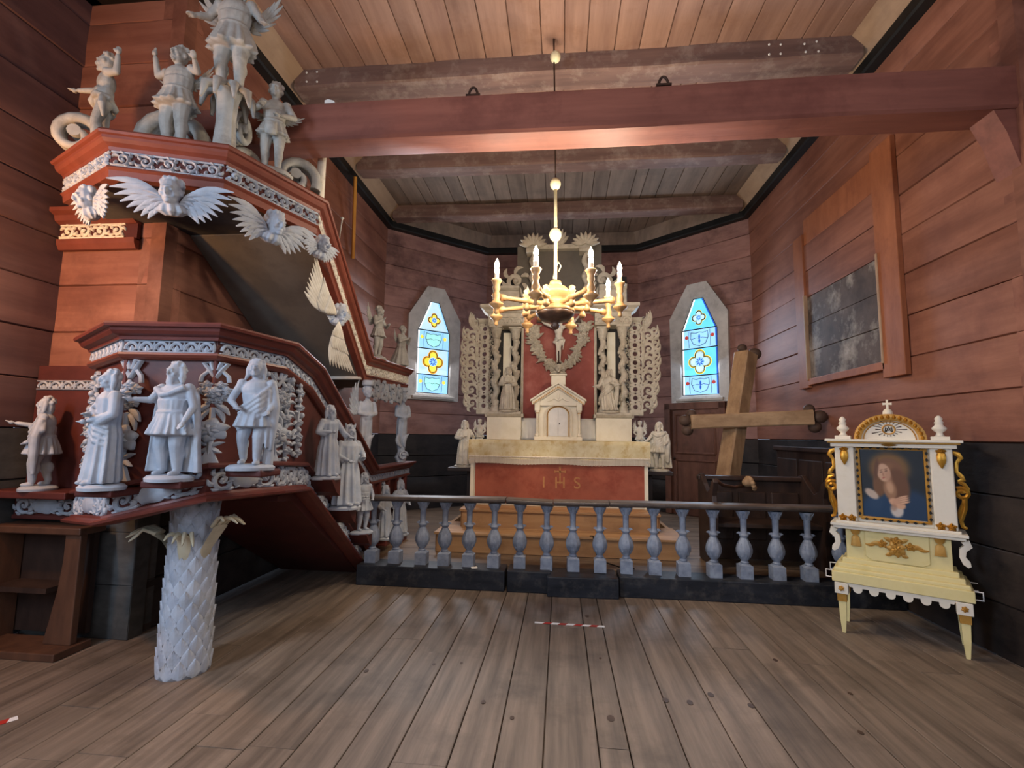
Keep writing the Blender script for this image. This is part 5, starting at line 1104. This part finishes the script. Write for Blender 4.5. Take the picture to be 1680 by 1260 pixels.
ch = MB(); M = Matrix.Translation((XA, 7.20, 2.50)); head(ch, (0, 0, 0), .75, 0, 0, 'short'); ch.v = [tuple(M @ V(p)) for p in ch.v]; remesh(ch.build('garland_mask', CA, ret, True), .007)
o = MB(); 
for i in range(7): a = radians(200+23*i); o.leaf((XA, 2.47), (XA+.13*cos(a), 2.47+.09*sin(a)), .05, g, 0, .025, .015)
o.build('garland_base', CA, ret, auto=60)
# crucifix hanging on the centre panel
cx_ = thing('crucifix', 'pale carved crucified figure hanging on the red centre panel of the retable', 'crucifix', (XA, 7.2, 2.56))
b = figure(kind='nude', armL=((-.30, .03, .86), (-.40, .05, .98)), armR=((.30, .03, .86), (.40, .05, .98)), hair='long', beard=True, bulk=.78, tilt=.25, seed=41)
M = Matrix.Translation((XA, 7.16, 2.585)) @ Matrix.Scale(.70, 4); b.v = [tuple(M @ V((p[0]*(1 if p[2] > .42 else .6), p[1], p[2]))) for p in b.v]; remesh(b.build('figure', 'carve_warm', cx_, True), .0065)
MB().box((XA, 7.235, 2.955), (.06, .035, .74)).build('cross_upright', 'dark_knob', cx_); MB().box((XA, 7.235, 3.24), (.66, .035, .06)).build('cross_bar', 'dark_knob', cx_)
# saints in the retable
RG = 'carved saints of the high altar'
statue('altar_statue', 'beige robed saint with joined hands between the twisted columns by the cream side window', (XA-.735, 7.045, 1.845), .66, radians(8), m=CA, kind='robe', armL=((-.19, -.03, .60), (-.03, -.16, .64)), armR=((.19, -.03, .60), (.03, -.16, .64)), hair='long', seed=43, group=RG, vox=.0095)
statue('altar_statue', 'beige saint leaning and pointing aside between the twisted columns by the blue window', (XA+.735, 7.04, 1.845), .64, radians(-14), m=CA, kind='robe', armL=((-.22, -.04, .62), (-.34, -.12, .58)), armR=((.19, -.03, .62), (.05, -.16, .64)), hair='long', seed=45, sway=-.05, drape=1, group=RG, vox=.0095)
statue('altar_statue', 'beige robed man on the altar side bracket near the pulpit', (XA-1.32, 6.86, 1.055), .66, radians(20), m='carve_warm', kind='robe', armL=((-.2, -.03, .62), (-.02, -.17, .64)), armR=((.2, -.03, .62), (.16, -.18, .66)), beard=True, seed=47, bulk=1.05, group=RG, vox=.0095)
statue('altar_statue', 'small winged half figure beside the robed man near the pulpit side of the altar', (XA-1.15, 7.12, 1.285), .46, radians(0), m='carve_warm', kind='cherub', hair='short', seed=49, group=RG, wings=True, wing_args=dict(s=.45, rise=.9, z=.66, n=6), vox=.011, armL=((-.2, -.04, .62), (-.1, -.14, .5)), armR=((.2, -.04, .62), (.1, -.14, .5)))
statue('altar_statue', 'beige bearded man pointing, on the altar side bracket near the wooden cross', (XA+1.375, 6.86, 1.055), .67, radians(-24), m='carve_warm', kind='tunic', armL=((-.22, -.06, .62), (-.26, -.20, .58)), armR=((.2, -.02, .60), (.16, -.12, .54)), beard=True, cloak=True, drape=1, seed=51, bulk=1.1, group=RG, vox=.0095)
statue('altar_statue', 'small winged half figure beside the pointing bearded man', (XA+1.16, 7.12, 1.285), .46, radians(-4), m='carve_warm', kind='cherub', hair='short', seed=53, group=RG, wings=True, wing_args=dict(s=.5, rise=1.0, z=.66, n=6), vox=.011)
for s_ in (-1, 1):
    MB().box((XA+s_*1.15, 7.12, 1.165), (.20, .14, .25)).build('half_figure_pedestal', 'carve_warm', ret, bevel=.01)
# white linen boards beside the tabernacle
for s_, lb in ((-1, 'white linen covered board beside the tabernacle, on the pulpit side'), (1, 'white linen covered board beside the tabernacle, on the feretory side')):
    x = XA+s_*.427; t = thing('linen_board', lb, 'board', (x, 7.1, 1.45), 'linen boards beside the tabernacle')
    vs = []; 
    for j in range(8):
        for i in range(9): vs.append((x-.110+.22*i/8, 7.16+.008*sin(i*1.3+j)+.04*j/7, 1.452+.315*j/7))
    n1 = len(vs); vs += [(a, c+.02, e) for a, c, e in vs]; fs = [(j*9+i, j*9+i+1, j*9+i+10, j*9+i+9) for j in range(7) for i in range(8)]
    bd = [i for i in range(9)]+[j*9+8 for j in range(1, 8)]+[63+i for i in range(7, -1, -1)]+[j*9 for j in range(6, 0, -1)]
    fs2 = fs+[tuple(q+n1 for q in f) for f in fs]+[(bd[i], bd[(i+1) % len(bd)], bd[(i+1) % len(bd)]+n1, bd[i]+n1) for i in range(len(bd))]
    MB().add(vs, fs2).build('linen', 'white_cloth', t, True)
# ================================================================ CHANDELIER
CX, CY = -.055, 4.5
chn = thing('chandelier', 'turned wooden chandelier with eight arms and electric candles hanging from the ceiling', 'chandelier', (CX, CY, 2.55))
rod = MB(); rod.tube([(CX-.03, CY, 5.46), (CX-.02, CY, 4.9), (CX-.01, CY, 4.35)], .008, 8); rod.build('chain_rod', 'iron', chn, True)
MB().tube([(CX-.01, CY, 4.30), (CX-.005, CY, 3.93)], .006, 8).build('wire', 'iron', chn, True)
MB().tube([(CX-.005, CY, 3.93), (CX, CY, 3.4), (CX, CY, 2.98)], .016, 10).build('stem', 'chand_ball', chn, True)
for z, r_ in ((5.26, .052), (4.37, .05), (3.93, .052), (3.42, .058)): MB().ell((CX-.012*(z-2.9)/2, CY, z), (r_, r_, r_*1.15), None, 18, 12).build('ball', 'chand_ball', chn, True)
MB().tube([(CX+.03, CY-.02, 3.05), (CX+.05, CY-.02, 3.10), (CX+.03, CY-.02, 3.14), (CX+.0, CY-.02, 3.09), (CX-.02, CY-.02, 2.98)], .006, 6).build('flex', 'chand_ball', chn, True)
MB().lathe([(.004, 2.97), (.05, 2.96), (.06, 2.93), (.05, 2.915), (.10, 2.90), (.14, 2.86), (.15, 2.83), (.09, 2.80), (.075, 2.76), (.10, 2.74), (.17, 2.70), (.185, 2.67), (.18, 2.655)], (CX, CY, 0), 32).build('hub', 'chand_wood', chn, True)
MB().lathe([(.18, 2.66), (.175, 2.63), (.15, 2.61), (.13, 2.585), (.05, 2.57), (.03, 2.55), (.045, 2.53), (.03, 2.505), (.004, 2.495)], (CX, CY, 0), 32).build('hub_bowl', 'chand_dark', chn, True)
ANG = [60, 15, -30, -75, -120, -165, 150, 105]; LIT = (1, 1, 1, 0, 0, 0, 1, 1)
bulbpos = []
for k, a in enumerate(ANG):
    a = radians(a); dv = V((cos(a), -sin(a), 0)); c0 = V((CX, CY, 0)); R_ = .60
    Ry = dv.to_track_quat('Z', 'Y').to_matrix().to_4x4()
    arm = MB(); arm.lathe([(.022, .10), (.03, .13), (.022, .15), (.024, .26), (.034, .285), (.034, .31), (.022, .33), (.02, .50), (.03, .52), (.03, .56)], c0+V((0, 0, 2.73)), 12, Ry)
    am = arm.build('arm', 'chand_wood', chn, True)
    MB().lathe([(.016, -.09), (.034, -.07), (.03, -.05), (.02, -.04), (.03, 0), (.022, .04), (.036, .06), (.024, .075), (.03, .095), (.008, .11)], c0+dv*.30+V((0, 0, 2.73)), 12).build('knob', 'chand_wood', am, True)
    hp = c0+dv*R_+V((0, 0, 2.73))
    MB().lathe([(.004, -.16), (.022, -.145), (.014, -.12), (.03, -.10), (.060, -.075), (.064, -.06), (.04, -.045), (.03, -.02), (.036, 0), (.03, .03), (.022, .05), (.034, .075), (.028, .10), (.038, .13), (.05, .15), (.042, .16), (.02, .165)], hp, 16).build('candle_holder', 'chand_wood', am, True)
    MB().lathe([(.021, .155), (.021, .255), (.008, .26)], hp, 14).build('candle', 'candle', am, True)
    MB().lathe([(.010, .255), (.019, .275), (.022, .295), (.016, .32), (.006, .345), (.001, .355)], hp, 14).build('bulb', 'bulb_lit' if LIT[k] else 'bulb_dim', am, True)
    if LIT[k]: point('chandelier_bulb_light', hp+V((0, 0, .30)), 80, (1, .84, .64), .03)
# ================================================================ FERETORY (processional stand)
EX = V((.838, -.545, 0)).normalized(); EY = V((-EX.y, EX.x, 0)); FP = V((2.24, 4.284, 0))
def ff(s_, z, q): return FP+EX*s_+V((0, 0, z))-EY*q        # q grows towards the viewer side
fer = thing('feretory', 'white and cream gilded processional stand with arched top and painted picture', 'feretory', (2.58, 4.15, 0))
FD = .31
def fbox(s0, s1, z0, z1, q0, q1, m, nm, bev=.004, par=None): return MB().prism([(s0, z0), (s1, z0), (s1, z1), (s0, z1)], q1-q0, lambda a, c, q: ff(a, c, q0+q)).build(nm, m, par or fer, bevel=bev)
for s_ in (.0, .72):
    for q in (0, -FD):
        lg = MB(); R = []
        for z, r_ in ((0, .016), (.02, .019), (.12, .030), (.20, .034), (.245, .036)): R.append([ff(s_+r_*cos(a), z, q+r_*sin(a)) for a in [2*pi*i/4+pi/4 for i in range(4)]])
        l_ = lg.loft(R).build('leg', 'fer_cream', fer)
        MB().loft([[ff(s_+r_*cos(a), z, q+r_*sin(a)) for a in [2*pi*i/4+pi/4 for i in range(4)]] for z, r_ in ((.24, .044), (.30, .046))]).build('gilt_band', 'gold_paint', l_)
        fbox(s_-.045, s_+.045, .30, .385, q-.045, q+.045, 'fer_white', 'leg_block')
        ro = MB(); flower(ro, lambda u, v_, n_: ff(s_+u, .343+v_, q+.046+n_), 0, 0, .022, 6, .004); ro.build('rosette', 'gold_paint', l_)
# scalloped apron
ap = []
for i in range(6):
    c = .105+.102*i; ap += [(c-.051, .385), (c-.051, .36), (c-.03, .36)]+[(c+.030*cos(pi+pi*k/8), .35+.030*sin(pi+pi*k/8)) for k in range(9)]+[(c+.03, .36), (c+.051, .36)]
poly = [(.04, .40), (.04, .385)]+ap[1:]+[(.68, .385), (.68, .40)]
MB().prism(poly, .02, lambda a, c, q: ff(a, c, .01+q)).build('scalloped_apron', 'fer_white', fer)
MB().prism([(a, c) for a, c in poly], .02, lambda a, c, q: ff(a, c, -FD-.01+q)).build('scalloped_apron', 'fer_white', fer)
fbox(-.06, .78, .39, .47, -FD-.05, .045, 'fer_cream', 'base_board', .006)
fbox(-.045, .765, .465, .50, -FD-.035, .03, 'fer_cream', 'base_step', .010); fbox(-.02, .74, .495, .535, -FD-.01, .0, 'fer_cream', 'base_step', .008); fbox(.01, .71, .53, .57, -FD+.02, -.03, 'fer_cream', 'base_step', .008)
fbox(.04, .68, .565, .80, -FD+.05, -.06, 'fer_cream', 'lower_cabinet', .004)
pl_ = MB(); pl_.prism([(.165, .60), (.205, .575), (.515, .575), (.555, .60), (.555, .80), (.165, .80)], .014, lambda a, c, q: ff(a, c, -.06+q)); pl_.build('lower_panel', 'fer_cream', fer, bevel=.004)
o = MB(); g = lambda u, v_, q: ff(.36+u, .70+v_, -.046+q)
flower(o, g, 0, -.015, .062, 7, .010, .008); flower(o, g, 0, .035, .042, 6, .010, .004)
for s_ in (-1, 1):
    flower(o, g, s_*.085, .01, .034, 5, .008); o.leaf((s_*.08, .0), (s_*.16, .005), .035, g, .1*s_, .008, .006); o.leaf((s_*.13, .0), (s_*.195, -.003), .022, g, -.1*s_, .008, .006); o.leaf((s_*.03, .03), (s_*.075, .06), .03, g, .1*s_, .008, .006); o.leaf((s_*.03, -.05), (s_*.07, -.07), .03, g, -.1*s_, .008, .006)
o.build('gilt_spray', 'gold_paint', fer, auto=50)
# cornice under the picture storey
for (s0, s1, z0, z1, q1) in ((-.04, .76, .80, .825, -.01), (-.055, .775, .822, .845, .005), (-.02, .74, .842, .862, -.025)): fbox(s0, s1, z0, z1, -FD+.0, q1, 'fer_white', 'mid_cornice', .004)
for s_, sg in ((-.02, -1), (.74, 1)):
    o = MB(); g = lambda u, v_, q, s_=s_, sg=sg: ff(s_-sg*.03+sg*u, .80+v_, -.10+q)
    o.rib([(.045, -.005), (.06, -.04), (.03, -.07), (.025, -.12), (.045, -.16), (.06, -.185)], [.05, .045, .04, .035, .045, .02], g, .05, .006); o.build('console', 'fer_white', fer, auto=50)
for s_ in (.105, .615):
    o = MB(); g = lambda u, v_, q, s_=s_: ff(s_+u, .80+v_, -.055+q)
    o.rib([(0, 0), (0, -.03), (0, -.045), (0, -.06), (0, -.13)], [.07, .05, .022, .05, .066], g, .012, .012); o.build('gilt_tassel', 'gold_paint', fer, auto=50)
# picture storey
fbox(.02, .70, .86, 1.46, -FD+.03, -.09, 'fer_white', 'upper_cabinet')
for s0, s1 in ((-.005, .125), (.595, .725)): fbox(s0, s1, .86, 1.46, -FD+.02, -.05, 'fer_white', 'corner_pier', .008)
fbox(-.03, .75, 1.455, 1.485, -FD, -.02, 'fer_white', 'entablature'); fbox(-.05, .77, 1.485, 1.50, -FD-.02, .0, 'gold_paint', 'gilt_fillet'); fbox(-.065, .785, 1.498, 1.518, -FD-.03, .015, 'fer_white', 'top_cornice')
fg = lambda u, v_, q: ff(u, v_, -.09+q)
fr = MB(); fr.rib([(.15, .895), (.15, 1.445), (.57, 1.445), (.57, .895), (.15, .895)], .028, fg, .016, .006); fr.build('picture_frame', 'gold_paint', fer)
zz = MB()
for (x0, z0, x1, z1, n_) in ((.143, .90, .143, 1.44, 11), (.577, .90, .577, 1.44, 11), (.16, .888, .56, .888, 8), (.16, 1.452, .56, 1.452, 8)):
    for i in range(n_):
        t_ = (i+.5)/n_; x, z = x0+(x1-x0)*t_, z0+(z1-z0)*t_; w_ = .015
        q = [(x-w_*.7, z), (x, z-w_), (x+w_*.7, z), (x, z+w_)] if x0 == x1 else [(x-w_, z), (x, z-w_*.7), (x+w_, z), (x, z+w_*.7)]
        zz.prism(q, .024, fg)
zz.build('frame_beading', 'black_trim', fer)
# the painting: woman in veil with halo, painted softly into the vertex colours of the canvas
NXP, NZP = 70, 96; vs = []; cols = []
def ss(e0, e1, x): t_ = max(0, min(1, (x-e0)/(e1-e0))); return t_*t_*(3-2*t_)
def paint(u, v_):
    c = [26, 34, 42]
    n_ = mnoise.noise(V((u*5, v_*5, 3)))*8
    c = [x+n_ for x in c]
    def bl(col, a):
        for i in range(3): c[i] += (col[i]-c[i])*a
    def ell(cx, cy, rx, ry, rot=0, soft=.25):
        x, y = u-cx, v_-cy; x, y = x*cos(rot)+y*sin(rot), -x*sin(rot)+y*cos(rot); return 1-ss(1-soft, 1+soft, sqrt((x/rx)**2+(y/ry)**2))
    bl((150, 104, 48), ell(.46, .73, .31, .23, 0, .35)*.9); bl((84, 70, 54), ell(.46, .71, .25, .18, 0, .3)*.5)
    bl((26, 58, 92), ell(.30, .12, .34, .26, .3)); bl((28, 54, 84), ell(.80, .14, .30, .28, -.3)); bl((44, 70, 100), ell(.22, .2, .12, .1, .5, .5)*.5)
    bl((122, 84, 58), ell(.45, .67, .23, .21, .1, .15)); bl((104, 70, 48), ell(.57, .46, .20, .27, .12, .2)); bl((112, 78, 52), ell(.30, .50, .11, .2, -.1, .2)); bl((134, 96, 66), ell(.40, .74, .12, .06, .3, .5)*.7)
    bl((196, 176, 158), ell(.16, .34, .12, .06, -.5)*.95)
    bl((150, 112, 84), ell(.46, .42, .10, .15, .2)); bl((190, 150, 118), ell(.46, .45, .055, .09, .2, .4))
    bl((196, 158, 130), ell(.375, .665, .108, .135, .28, .12)); bl((176, 132, 106), ell(.445, .615, .05, .10, .28, .5)*.6)
    for ex, ey in ((.335, .672), (.412, .690)): bl((96, 66, 54), ell(ex, ey, .024, .009, .25, .5)*.9); bl((120, 86, 66), ell(ex, ey+.03, .03, .007, .25, .5)*.8)
    bl((158, 112, 90), ell(.366, .635, .014, .035, .25, .5)*.7); bl((166, 84, 76), ell(.372, .590, .026, .009, .25, .4)*.9)
    bl((94, 62, 44), ell(.26, .72, .035, .15, -.15, .4)*.8)
    bl((214, 202, 190), ell(.55, .12, .10, .10, .4)*.9)
    bl((204, 160, 130), ell(.56, .22, .135, .065, -.35, .16)); bl((196, 152, 124), ell(.60, .27, .12, .045, .35, .2))
    for k in range(4): bl((210, 168, 138), ell(.66+.008*k, .325-.028*k, .075, .012, .25, .4)); bl((128, 84, 66), ell(.66+.008*k, .311-.028*k, .07, .004, .25, .8)*.6)
    bl((150, 110, 88), ell(.50, .16, .05, .05, 0, .5)*.6)
    return [x/255 for x in c]
for j in range(NZP+1):
    for i in range(NXP+1):
        u, v_ = i/NXP, j/NZP; vs.append(ff(.163+.394*u, .908+.525*v_, -.083)); cols.append(paint(u, v_))
me = bpy.data.meshes.new('picture'); me.from_pydata([tuple(p) for p in vs], [], [(j*(NXP+1)+i, j*(NXP+1)+i+1, (j+1)*(NXP+1)+i+1, (j+1)*(NXP+1)+i) for j in range(NZP) for i in range(NXP)])
ca = me.color_attributes.new('paint', 'FLOAT_COLOR', 'POINT')
for i, c in enumerate(cols): ca.data[i].color = (*L([max(0, min(255, x*255)) for x in c]), 1)
me.materials.append(MATS['oil_paint']); po = bpy.data.objects.new('picture', me); COL.objects.link(po); po.parent = fer; po.matrix_parent_inverse = PINV(fer); po['label'] = 'oil painting of a veiled woman with halo and crossed hands'
# gilt mounts on the piers
for s_ in (.06, .66):
    for zc, k_ in ((1.40, -1), (.885, 1)):
        o = MB(); g = lambda u, v_, q, s_=s_, zc=zc: ff(s_+u, zc+v_, -.05+q)
        if k_ < 0:
            flower(o, g, 0, .03, .034, 5, .008); o.leaf((0, .03), (0, -.09), .055, g, 0, .014, .012); o.leaf((-.02, .02), (-.022, -.04), .025, g, .1, .01, .008); o.leaf((.02, .02), (.022, -.04), .025, g, -.1, .01, .008)
        else:
            for dx in (-.03, .03): flower(o, g, dx, 0, .032, 5, .010)
        o.build('gilt_mount', 'gold', fer, auto=50)
    o = MB(); g = lambda u, v_, q: ff(.36+u, 1.475+v_, -.02+q); o.leaf((-.05, 0), (.05, 0), .022, g, 0, .006, .006); o.build('gilt_mount', 'gold_paint', fer)
# gilded side scrolls
for s_, sg in ((-.005, -1), (.725, 1)):
    o = MB(); g = lambda u, v_, q, s_=s_, sg=sg: ff(s_+sg*u, .87+v_, -.12+q)
    o.rib([(.0, .56), (.03, .545), (.045, .52), (.02, .48), (.015, .42), (.04, .385), (.05, .36), (.02, .345)], [.025, .035, .03, .022, .022, .03, .03, .02], g, .03, .008)
    o.rib(spiral(.035, .26, .045, .012, 2.2, -1.3, 14), .026, g, .035, .008); o.rib([(.02, .345), (.05, .33), (.075, .29)], [.02, .028, .02], g, .03, .008)
    for k in range(4): o.leaf((.06-.008*k, .24-.02*k), (.035-.006*k, .09-.015*k), .028, g, -.06, .028, .01)
    o.rib([(.05, .24), (.045, .15), (.02, .06), (.03, .02), (.05, .01)], [.03, .03, .025, .025, .018], g, .03, .008)
    o.build('gilt_scroll', 'gold', fer, auto=55)
# arched pediment, finials, cross
AR = lambda r_, n_=20, c=.36: [(c-r_*cos(pi*i/n_), 1.518+r_*.86*sin(pi*i/n_)) for i in range(n_+1)]
MB().prism(AR(.205), .05, lambda a, c, q: ff(a, c, -.14+q)).build('pediment', 'fer_white', fer)
MB().rib(AR(.205), .05, lambda u, v_, q: ff(u, v_, -.10+q), .03, .01).build('gilt_arch', 'gold_paint', fer, auto=50)
o = MB()
for i in range(17):
    a = pi*(i+.5)/17; c = (.36-.205*cos(a), 1.518+.205*.86*sin(a)); o.leaf((c[0], c[1]-.014), (c[0], c[1]+.018), .026, lambda u, v_, q: ff(u, v_, -.07+q), 0, .012, .01)
o.build('gilt_leaf_border', 'gold', fer, auto=50)
MB().rib(AR(.165), .008, lambda u, v_, q: ff(u, v_, -.09+q), .004, .002).build('gilt_line', 'gold_paint', fer)
mg = lambda u, v_, q: ff(.36+u, 1.597+v_, -.09+q)
o = MB(); o.rib([(.040*cos(a), .036*sin(a)) for a in [2*pi*i/20 for i in range(21)]], .010, mg, .006, .003); o.build('monogram_ring', 'gold_paint', fer)
o = MB(); o.rib([(-.024, -.02), (-.018, .018), (0, -.008), (.018, .018), (.024, -.02)], .007, mg, .006, .002); o.rib([(-.016, -.018), (0, .022), (.016, -.018)], .006, mg, .007, .002); o.rib([(-.012, -.004), (.012, -.004)], .005, mg, .008, .002); o.build('monogram', 'black_trim', fer)
for i in range(18):
    a = 2*pi*i/18; L_ = .115 if i % 2 == 0 else .085
    if sin(a)*L_ < -.07: L_ = .07
    MB().rib([(.05*cos(a), .045*sin(a)), (L_*cos(a), min(.085, L_*.8*sin(a)))], [.003, .009], mg, .003, .002).build('ray', 'handrail', fer)
for s_ in (.055, .665):
    fbox(s_-.055, s_+.055, 1.516, 1.545, -.20, -.06, 'fer_white', 'finial_block')
    c = ff(s_, 1.545, -.13); MB().lathe([(.035, 0), (.022, .015), (.02, .03), (.042, .05), (.046, .065), (.03, .08), (.022, .095), (.03, .105), (.02, .12), (.026, .135), (.012, .155), (.002, .16)], c, 18).build('finial', 'fer_white', fer, True)
c = ff(.36, 1.69, -.11); MB().ell(c+V((0, 0, .035)), (.034, .034, .04), None, 16, 10).build('orb', 'ivory', fer, True)
o = MB(); o.prism([(-.008, .07), (.008, .07), (.008, .105), (.03, .102), (.03, .122), (.008, .119), (.008, .145), (-.008, .145), (-.008, .119), (-.03, .122), (-.03, .102), (-.008, .105)], .014, lambda a, cc, q: ff(.36+a, 1.69+cc, -.117+q)); o.build('top_cross', 'ivory', fer)
# white metal carrying loops on the base
for s_, sg in ((-.05, -1), (.77, 1)):
    for q in (-.02, -FD+.0):
        P = [(0, .46), (sg*.055, .46), (sg*.055, .405), (0, .405)]; MB().tube([ff(s_+a, z, q) for a, z in P], .005, 6).build('carrying_loop', 'tape_white', fer)
# ================================================================ BIG WOODEN CROSS
crs = thing('wooden_cross', 'large weathered wooden cross with knobbed arm ends leaning behind the dark stall', 'cross', (1.95, 6.2, .19))
def timber(a, b, w_, dpt, m, nm, tw=0):
    a, b = V(a), V(b); M = frame(a, (b-a).cross(V((0, 1, 0))) if abs((b-a).normalized().z) > .5 else V((0, 0, 1)), None, b-a); ln = (b-a).length
    M = M @ Matrix.Rotation(tw, 4, 'Z'); c = .014; R = []
    for t_ in (0, .25, .5, .75, 1):
        e = random.uniform(-.006, .006); x, y = w_/2+e, dpt/2+e; R.append([M @ V((p, q, ln*t_)) for p, q in ((-x+c, -y), (x-c, -y), (x, -y+c), (x, y-c), (x-c, y), (-x+c, y), (-x, y-c), (-x, -y+c))])
    return MB().loft(R).build(nm, m, crs)
timber((1.80, 6.02, .20), (2.33, 6.36, 2.58), .20, .20, 'old_oak', 'upright', radians(32))
timber((1.56, 6.10, 1.70), (2.93, 6.06, 1.77), .17, .14, 'old_oak_h', 'cross_bar')
for c, rr_ in (((1.53, 6.12, 1.60), .07), ((1.50, 6.10, 1.72), .075), ((1.58, 6.12, 1.80), .06), ((2.97, 6.07, 1.66), .075), ((3.02, 6.05, 1.78), .085), ((2.92, 6.08, 1.87), .065), ((2.30, 6.40, 2.66), .06), ((2.44, 6.38, 2.58), .085), ((2.38, 6.38, 2.48), .07)):
    b = MB(); b.ell(c, (rr_, rr_*.8, rr_*.9), None, 14, 9); b.build('trefoil_knob', 'dark_knob', crs, True)
# ================================================================ STALL AND BENCHES
stl = thing('sanctuary_stall', 'dark wooden stall with curved arms and carved knob in front of the wooden cross', 'stall', (2.15, 5.55, .19))
MB().box((2.12, 5.8, .62), (1.08, .05, .86)).build('back_panel', 'pew_dark', stl)
for i in range(3): MB().box((1.77+.35*i, 5.77, .66), (.29, .03, .52)).build('raised_panel', 'pew_dark', stl, bevel=.01)
MB().box((2.12, 5.77, 1.07), (1.16, .10, .05)).build('top_rail', 'pew_dark', stl, bevel=.012)
MB().box((2.12, 5.56, .62), (1.06, .46, .045)).build('seat', 'pew_dark', stl, bevel=.008)
for x in (1.58, 2.66):
    P = [(5.28, .19), (5.82, .19), (5.82, 1.10), (5.72, 1.12), (5.6, 1.02), (5.48, .94), (5.38, .98), (5.32, 1.06), (5.26, 1.10), (5.24, 1.06), (5.3, .92), (5.26, .70), (5.3, .45)]
    MB().prism(P, .05, lambda a, c, q: (x-.025+q, a, c)).build('side_end', 'pew_dark', stl, bevel=.006)
b = MB(); c = V((2.02, 5.60, 1.04))
for i in range(9): a = i*.75; b.ell(c+V((.012*i*.9, .0, -.010*i+.03))+V((0, .035*cos(a), .035*sin(a))), .026, None, 8, 6)
b.ell(c, (.06, .045, .05)); remesh(b.build('carved_knob', 'old_oak', stl, True), .007)
MB().tube([(1.60, 5.30, 1.08), (1.70, 5.42, 1.02), (1.86, 5.54, .99), (2.01, 5.64, 1.0)], [.02, .018, .016, .016], 8).build('curved_arm', 'pew_brown', stl, True)
wb = thing('wall_bench', 'dark panelled bench back fixed along the right wall behind the feretory', 'bench', (2.98, 6.3, .19))
MB().box((3.06, 6.32, .78), (.06, 1.9, 1.18)).build('back_panel', 'pew_dark', wb); MB().box((3.04, 6.32, 1.39), (.11, 1.94, .06)).build('top_rail', 'pew_dark', wb, bevel=.012)
for i in range(3): MB().box((3.025, 5.70+.62*i, 1.08), (.03, .54, .36)).build('raised_panel', 'pew_dark', wb, bevel=.01)
MB().box((2.88, 6.32, .62), (.32, 1.9, .045)).build('seat', 'pew_dark', wb, bevel=.008)
for y in (5.42, 6.32, 7.22): MB().box((2.88, y, .39), (.30, .05, .43)).build('seat_support', 'pew_dark', wb)
# pew end below the side panel
pw = thing('pew', 'brown wooden pew with sweeping curved end below the pulpit side panel', 'pew', (-3.7, 3.1, 0))
P = [(-3.50, .06), (-3.26, .06), (-3.26, .80), (-3.40, .80), (-3.405, .66), (-3.41, .50), (-3.43, .34), (-3.48, .18)]
MB().prism([(-3.49, .05), (-3.28, .05), (-3.28, .79), (-3.40, .79), (-3.40, .60), (-3.42, .40), (-3.455, .22)], .05, lambda a, c, q: (a, 3.14+q, c)).build('curved_end', 'pew_brown', pw, bevel=.006)
MB().box((-3.62, 3.22, .80), (.70, .20, .05)).build('top_board', 'pew_brown', pw, bevel=.008); MB().box((-3.61, 3.14, .025), (.72, .26, .05)).build('floor_rail', 'pew_brown', pw, bevel=.006)
MB().box((-3.66, 3.33, .42), (.62, .04, .72)).build('back_board', 'pew_dark', pw)
MB().box((-3.93, 3.1, .42), (.05, .40, .80)).build('end_board', 'pew_brown', pw); MB().box((-3.70, 3.22, .40), (.44, .20, .035)).build('shelf', 'pew_dark', pw)
# ================================================================ BARRIER TAPE ON THE FLOOR
def tape(label, a, b, n_, w_=.035):
    a = V((a.x, a.y, 0)); b = V((b.x, b.y, 0)); d_ = (b-a)/n_; q = V((-d_.y, d_.x, 0)).normalized()*w_; t = thing('floor_tape', label, 'tape', (a+b)/2+V((0, 0, .002)))
    for i in range(n_):
        p = a+d_*i; sk = d_*.35; vs = [p, p+d_, p+d_+q+sk*(0 if i == n_-1 else 1), p+q+sk*(0 if i == 0 else 1)]
        MB().add([v_+V((0, 0, .0022)) for v_ in vs]+[v_+V((0, 0, .0032)) for v_ in vs], [(0, 1, 2, 3), (4, 5, 6, 7), (0, 1, 5, 4), (1, 2, 6, 5), (2, 3, 7, 6), (3, 0, 4, 7)]).build('stripe', 'tape_white' if i % 2 == 0 else 'tape_red', t)
tape('short strip of red and white barrier tape on the floor before the altar rail', at(877, 1023, z=0), at(992, 1030, z=0), 9)
tape('piece of red and white barrier tape on the floor by the nave wall side', at(-30, 1199, z=0), at(30, 1181, z=0), 3, .045)
# cable and paper bits at the rail
p = at(780, 923, y=5.0); tag(MB().box((p.x, 4.93, .200), (.06, .03, .012), Matrix.Rotation(.4, 3, 'Z')).build('paper_scrap', 'paper'), 'tiny crumpled white paper lying on the kerb between two balusters', 'paper')
cb_ = MB(); cb_.tube([(.33, 5.62, .41), (.36, 5.58, .42), (.40, 5.45, .20), (.52, 5.30, .196), (.60, 5.2, .196), (.74, 5.14, .198)], .007, 6); tag(cb_.build('cable', 'black_trim', None, True), 'thin dark cable running from the altar steps down to the kerb', 'cable')
